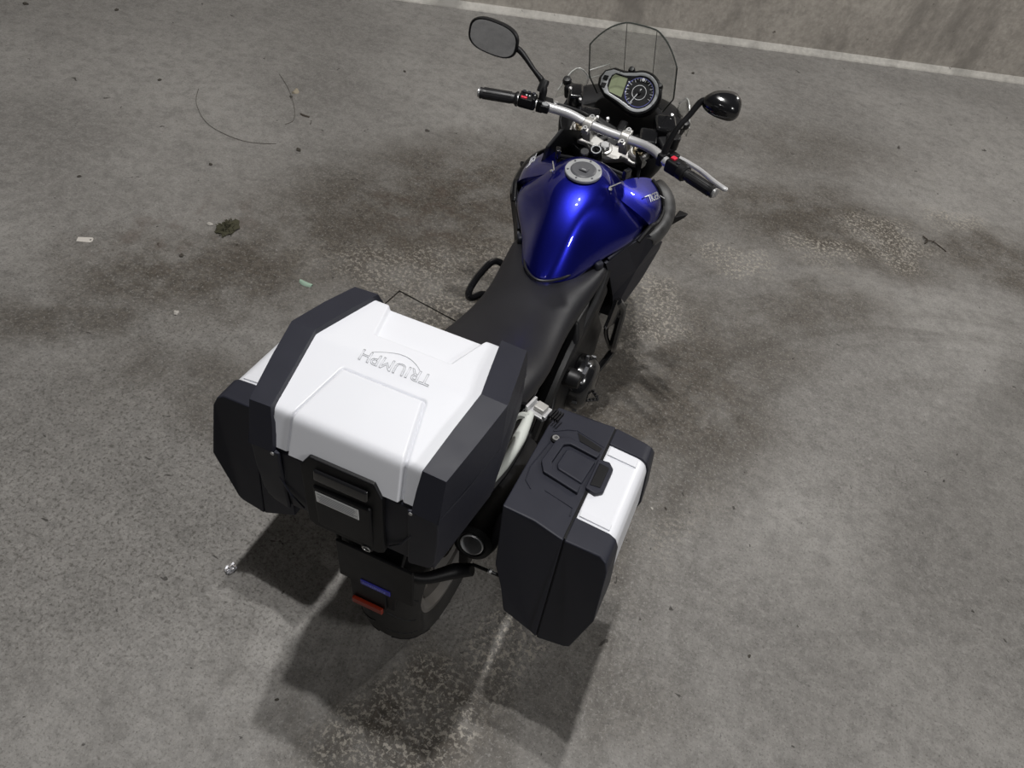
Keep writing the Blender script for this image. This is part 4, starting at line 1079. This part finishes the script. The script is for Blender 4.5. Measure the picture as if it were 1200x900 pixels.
# ---------------- side cases
def side_case(s):
    yr = lambda z: interp(z, [.44,.66,.80,.87], [-.236,-.250,-.222,-.190])
    yf = lambda z: interp(z, [.44,.66,.80,.87], [.160,.195,.190,.160])
    def zz(x, y, z): return z - (0.075*(y + .19) if z > .75 else 0.0)
    def ring(sec, yfun, grow=0.0):
        cx, cz = .40, .66; out = []
        for x, z in sec:
            d = Vector((x-cx, z-cz)); d = d.normalized()*grow
            x2, z2 = x + d.x, z + d.y
            y = yfun(z)
            out.append(Vector((x2, y, zz(x2, y, z2))))
        return out
    inner = [(.250,.866),(.330,.862),(.403,.856),(.403,.456),(.385,.456),(.305,.500),(.292,.62),(.268,.70)]
    outer = [(.405,.856),(.488,.848),(.505,.838),(.514,.815),(.524,.66),(.490,.470),(.478,.460),(.405,.456)]
    R1 = ring(inner, yr); R2 = ring(inner, yf)
    for P, q in ((R1,-1),(R2,1)):        # ends are slightly proud in the middle
        for p in P:
            if abs(p.x-.403) < .01: p.y += q*.012
    body = MB().loft([R1, R2]).build('side_case', PLASTIC, root, bevel=.004, sx=s)
    body['label'] = 'black and silver white side case on the %s of the bike' % ('right' if s > 0 else 'left')
    # seam strip
    sm = [(.400,.8555),(.408,.8555),(.408,.457),(.400,.457)]
    MB().loft([ring(sm, lambda z: yr(z)-.006), ring(sm, lambda z: yf(z)+.006)]).build('case_seam', PLASTIC_D, body, bevel=.0015, sx=s)
    MB().loft([ring(outer, lambda z: -.150, -.003), ring(outer, lambda z: .120, -.003)]).build('case_lid', WHITE, body, bevel=.010, seg=4, sx=s, bang=12)
    # end guards of the lid
    g1 = ring(outer, lambda z: yr(z)-.004, 0); g1b = ring(outer, lambda z: -.138, .003)
    for p in g1:
        if abs(p.x-.405) < .01: p.y -= .008
    MB().loft([g1, g1b]).build('lid_end_guard', PLASTIC, body, bevel=.004, sx=s)
    g2 = ring(outer, lambda z: .112, .003); g2b = ring(outer, lambda z: yf(z), 0)
    for p in g2b:
        if abs(p.x-.405) < .01: p.y += .010
    MB().loft([g2, g2b]).build('lid_end_guard', PLASTIC, body, bevel=.004, sx=s)
    # raised panel on the white lid (end pads)
    for y0, y1 in ((.078,.106),(-.130,-.112)):
        vs_ = [(.412,y0,.860),(.486,y0,.852),(.486,y1,.852),(.412,y1,.860)]
        MB().loft([[Vector((x,y,zz(x,y,z)-.008)) for x,y,z in vs_], [Vector((x,y,zz(x,y,z)-.0024)) for x,y,z in vs_]]).build('lid_pad', WHITE, body, bevel=.0012, sx=s)
    top = lambda x, y, h=0: Vector((x, y, zz(x, y, interp(x, [.25,.33,.403,.5], [.866,.862,.856,.848])) + h))
    # carrying handle: U shaped bar
    path = [(.392,.055),(.315,.062),(.297,.048),(.290,-.030),(.303,-.052),(.384,-.066)]
    wo = .012
    pts = [top(x, y, .004) for x, y in path]
    outer_p = [(.396,.066),(.310,.073),(.288,.054),(.279,-.033),(.296,-.062),(.388,-.078)]
    inner_p = [(.394,.046),(.322,.052),(.309,.043),(.303,-.024),(.312,-.041),(.386,-.053)]
    b = MB(); n = 6
    A = [top(x,y,-.004) for x,y in outer_p]; B = [top(x,y,.010) for x,y in outer_p]; C_ = [top(x,y,.010) for x,y in inner_p]; D = [top(x,y,-.004) for x,y in inner_p]
    vs_ = A + B + C_ + D; fs = []
    for i in range(n-1):
        fs += [(i,i+1,n+i+1,n+i),(n+i,n+i+1,2*n+i+1,2*n+i),(2*n+i,2*n+i+1,3*n+i+1,3*n+i),(3*n+i,3*n+i+1,i+1,i)]
    fs += [(0,n,2*n,3*n),(n-1,4*n-1,3*n-1,2*n-1)]
    b.add(vs_, fs).build('carry_handle', PLASTIC, body, bevel=.003, sx=s)
    pad = [(.394,.036),(.330,.042),(.319,.034),(.315,-.020),(.322,-.033),(.387,-.044)]
    MB().loft([[top(x,y,-.003) for x,y in pad], [top(x,y,.006) for x,y in pad]]).build('handle_pad', PLASTIC, body, bevel=.004, sx=s)
    # latch plate across the seam
    lp = [(.398,.046),(.425,.052),(.440,.036),(.440,-.042),(.424,-.058),(.398,-.052)]
    lt = MB().loft([[top(x,y,-.004) for x,y in lp], [top(x,y,.009) for x,y in lp]]).build('case_latch', PLASTIC, body, bevel=.003, sx=s)
    lq = [(.405,.034),(.430,.032),(.430,-.036),(.405,-.040)]
    MB().loft([[top(x,y,.007) for x,y in lq], [top(x,y,.0115) for x,y in lq]]).build('latch_pad', PLASTIC_D, lt, bevel=.002, sx=s)
    # lock
    o_ = top(.284,.052); 
    lk = MB().lathe([(.0125,-.004),(.0125,.006),(.010,.008),(.001,.008)], o_, (0,.07,1), seg=22).build('case_lock', PLASTIC_D, body, smooth=True, sharp=30, sx=s)
    MB().lathe([(.0085,.006),(.0085,.0095),(.005,.0095),(.005,.008),(.001,.008)], o_, (0,.07,1), seg=18).build('lock_barrel', STEEL, lk, smooth=True, sharp=30, sx=s)
    # moulded ribs on the black top
    for pth in ([(.262,.150),(.270,.075),(.300,.100),(.318,.108)], [(.320,.110),(.398,.095)], [(.275,.040),(.262,-.058),(.268,-.100),(.288,-.118)], [(.318,-.105),(.392,-.118),(.394,-.142)]):
        MB().tube([top(x,y,.0005) for x,y in pth], .0014, seg=5, smooth=False).build('moulded_rib', PLASTIC, body, smooth=True, sx=s)
    vp = [(.325,.104),(.394,.088),(.392,.072),(.338,.080)]
    MB().loft([[top(x,y,-.002) for x,y in vp], [top(x,y,.0018) for x,y in vp]]).build('top_inset', PLASTIC_D, body, sx=s)
    # inner mounting brackets
    MB().box((.262,-.02,.80),(.03,.10,.05)).build('mount_bracket', PLASTIC_D, body, bevel=.005, sx=s)
side_case(1); side_case(-1)

# ================================================================== LITTER ON THE FLOOR
PAPER = pm('tag_card', (.52,.49,.45), .7, var=.05)
MINT = pm('pale_green_wrapper', (.30,.42,.33), .6, var=.12, vscale=60)
LEAFD = pm('dry_leaf', (.30,.26,.195), .7, var=.2, vscale=60)
BARK = pm('bark', (.045,.036,.028), .85, var=.3, vscale=60)
MOSS = pm('moss', (.045,.043,.025), .95, var=.35, vscale=80)
FOIL = pm('foil', (.8,.8,.84), .25, .9)
SOIL = pm('soil_crumb', (.048,.042,.034), .9, var=.3, vscale=80)
CHIP = pm('pale_chip', (.40,.38,.35), .8, var=.1, vscale=60)
STRAND = pm('dry_strand', (.095,.088,.075), .8)

def blob(name, mat, loc, size, seed, label, cat, group=None, rough=.35, seg=10):
    rnd = random.Random(seed); b = MB(); rings = []
    n = seg; m = 6
    for i in range(1, m):
        th = math.pi*i/m; r = []
        for k in range(n):
            a = 2*math.pi*k/n; q = 1 + rnd.uniform(-rough, rough)
            r.append((math.sin(th)*math.cos(a)*size[0]/2*q, math.sin(th)*math.sin(a)*size[1]/2*q, size[2]/2 - math.cos(th)*size[2]/2*1.0))
        rings.append(r)
    o = b.loft(rings).build(name, mat, None); o.location = loc; o.rotation_euler.z = rnd.uniform(0, 6)
    return tag(o, label, cat, group)

# paper tag with a punched hole
tagp = []
for x, y in ((-.032,-.011),(.022,-.013),(.031,-.005),(.031,.008),(.024,.014),(-.032,.011)): tagp.append((x, y))
b = MB(); n = 6
hole = [(.021 + .0042*math.cos(a), .001 + .0042*math.sin(a)) for a in [2*math.pi*k/12 - 1.9 for k in range(12)]]
bm = bmesh.new()
vo = [bm.verts.new((x, y, .0014)) for x, y in tagp]; vh = [bm.verts.new((x, y, .0014)) for x, y in hole]
eo = [bm.edges.new((vo[i], vo[(i+1) % n])) for i in range(n)] + [bm.edges.new((vh[i], vh[(i+1) % 12])) for i in range(12)]
bmesh.ops.triangle_fill(bm, use_beauty=True, use_dissolve=False, edges=eo)
ex = bmesh.ops.extrude_face_region(bm, geom=bm.faces[:])
for v in ex['geom']:
    if isinstance(v, bmesh.types.BMVert): v.co.z = .0003
bmesh.ops.recalc_face_normals(bm, faces=bm.faces)
me = bpy.data.meshes.new('paper_tag'); bm.to_mesh(me); bm.free(); me.materials.append(PAPER)
o = bpy.data.objects.new('paper_tag', me); COL.objects.link(o); o.location = (-2.057,.694,0); o.rotation_euler.z = math.radians(28)
o.scale = (1.0, 1.25, 1)
tag(o, 'small off-white card tag with a punched hole lying on the floor', 'tag')

def slip(name, mat, loc, rz, L_, W_, H_, label, cat, bend=.3):
    rings = []
    for i in range(9):
        t = i/8; w = W_/2*(math.sin(math.pi*(.10 + .80*t))**.4); x = (t-.5)*L_; y = bend*L_*(t-.5)**2
        rings.append([(x, y-w, .0005), (x, y-w*.6, H_*.8), (x, y, H_), (x, y+w*.6, H_*.8), (x, y+w, .0005)])
    o = MB().loft(rings).build(name, mat, None, smooth=True, sharp=60); o.location = loc; o.rotation_euler.z = rz
    return tag(o, label, cat)
slip('leaf', MINT, (-1.14,.968,0), math.radians(0), .060, .026, .010, 'pale green leaf-shaped scrap lying above the top case', 'leaf')
slip('leaf', LEAFD, (-2.076,2.275,0), math.radians(100), .045, .034, .012, 'small beige dry leaf above the dark bark sliver', 'leaf', .5)
slip('bark_sliver', BARK, (-1.9,2.096,0), math.radians(2), .055, .016, .006, 'dark brown sliver of bark below the beige leaf', 'bark')

# moss clump: a heap with tufts
mo_ = blob('moss_clump', MOSS, (-1.634,1.087,0), (.11,.08,.014), 5, 'dark olive clump of moss lying on the left of the floor', 'moss', rough=.4, seg=16)
rnd = random.Random(9); b = MB()
for k in range(90):
    a = rnd.uniform(0, 6.28); r = rnd.uniform(0,.056); p = Vector((r*math.cos(a)*1.15, r*math.sin(a)*.9, .004 + .016*(1-r/.056)))
    q = p + Vector((rnd.uniform(-.014,.014), rnd.uniform(-.014,.014), rnd.uniform(.002,.012)))
    b.tube([p, q], [.0022,.0008], seg=4, smooth=False)
tf_ = b.build('moss_tuft', MOSS, mo_); tf_['kind'] = 'stuff'

# crumpled foil
rnd = random.Random(4); bm = bmesh.new(); bmesh.ops.create_icosphere(bm, subdivisions=3, radius=1)
for v in bm.verts:
    q = rnd.uniform(.72, 1.15); v.co = Vector((v.co.x*.016*q, v.co.y*.020*q, v.co.z*.010*q + .0095))
me = bpy.data.meshes.new('foil_ball'); bm.to_mesh(me); bm.free(); me.materials.append(FOIL)
o = bpy.data.objects.new('foil_ball', me); COL.objects.link(o); o.location = (-.585,-.272,0)
tag(o, 'crumpled piece of shiny foil at the edge of the bike shadow', 'foil')

# twig cluster on the right
b = MB().tube([(-.045,.035,.006),(-.02,.0,.012),(-.03,-.03,.004)], .004, seg=6).tube([(-.03,.0,.008),(.01,.01,.010),(.06,-.005,.003),(.09,-.03,.003)], .003, seg=6).tube([(.02,.035,.004),(.012,.01,.010)], .003, seg=6)
o = b.build('twig', BARK, None, smooth=True); o.location = (1.495,3.146,0)
tag(o, 'small dark forked twig beside the pale worn patch', 'twig')
# long thin curved strand
o = MB().tube([(-2.49,1.97,.002),(-2.40,1.84,.003),(-2.22,1.715,.003),(-2.00,1.70,.004),(-1.86,1.78,.002)], .0014, seg=5).build('plant_strand', STRAND, None, smooth=True)
tag(o, 'thin dark dry strand curving across the upper left floor', 'strand')
o = MB().tube([(-2.26,2.38,.002),(-2.12,2.27,.003),(-1.98,2.12,.003),(-1.92,2.02,.002),(-1.93,1.96,.002)], .0014, seg=5).build('plant_strand', STRAND, None, smooth=True)
tag(o, 'thin arched dry strand beside the beige leaf', 'strand')
# chips and crumbs
for i, (x, y, sz, lab) in enumerate(((-1.712,1.069,.026,'pale chip of grit right beside the moss clump'),(-1.462,.543,.026,'pale chip of grit on the floor left of the top case'),(.569,.635,.012,'tiny pale chip beside the right side case'))):
    blob('grit_chip', CHIP, (x,y,-.001), (sz, sz*.7, sz*.4), 30+i, lab, 'chip', 'pale grit chips')
for i, (x, y, sz, lab) in enumerate(((-1.671,.83,.026,'dark soil crumb below the moss clump'),(-1.999,1.442,.022,'round dark crumb above the moss clump'),(-2.395,1.018,.020,'dark crumb above the white tag'),(-1.74,1.803,.030,'dark ragged crumb below the bark sliver'),(-3.812,2.108,.034,'dark crumb in the far left corner of the floor'),(1.026,.25,.013,'small dark seed on the bare floor at the lower right'),(.616,.662,.012,'tiny dark crumb beside the right side case'),(-2.7,1.913,.022,'dark crumb on the bare floor at the upper left'),(-3.412,2.39,.028,'dark flake near the upper left edge'),(-1.723,2.888,.022,'dark crumb on the floor in front of the wall'),(-.195,4.187,.026,'dark crumb on the floor beyond the windscreen'),(-.226,-.54,.012,'small dark crumb behind the rear tyre'),(-1.53,1.02,.014,'small dark crumb right of the moss clump'))):
    blob('soil_crumb', SOIL, (x,y,-.001), (sz*.95, sz*.7, sz*.35), 60+i, lab, 'crumb', 'dark soil crumbs')
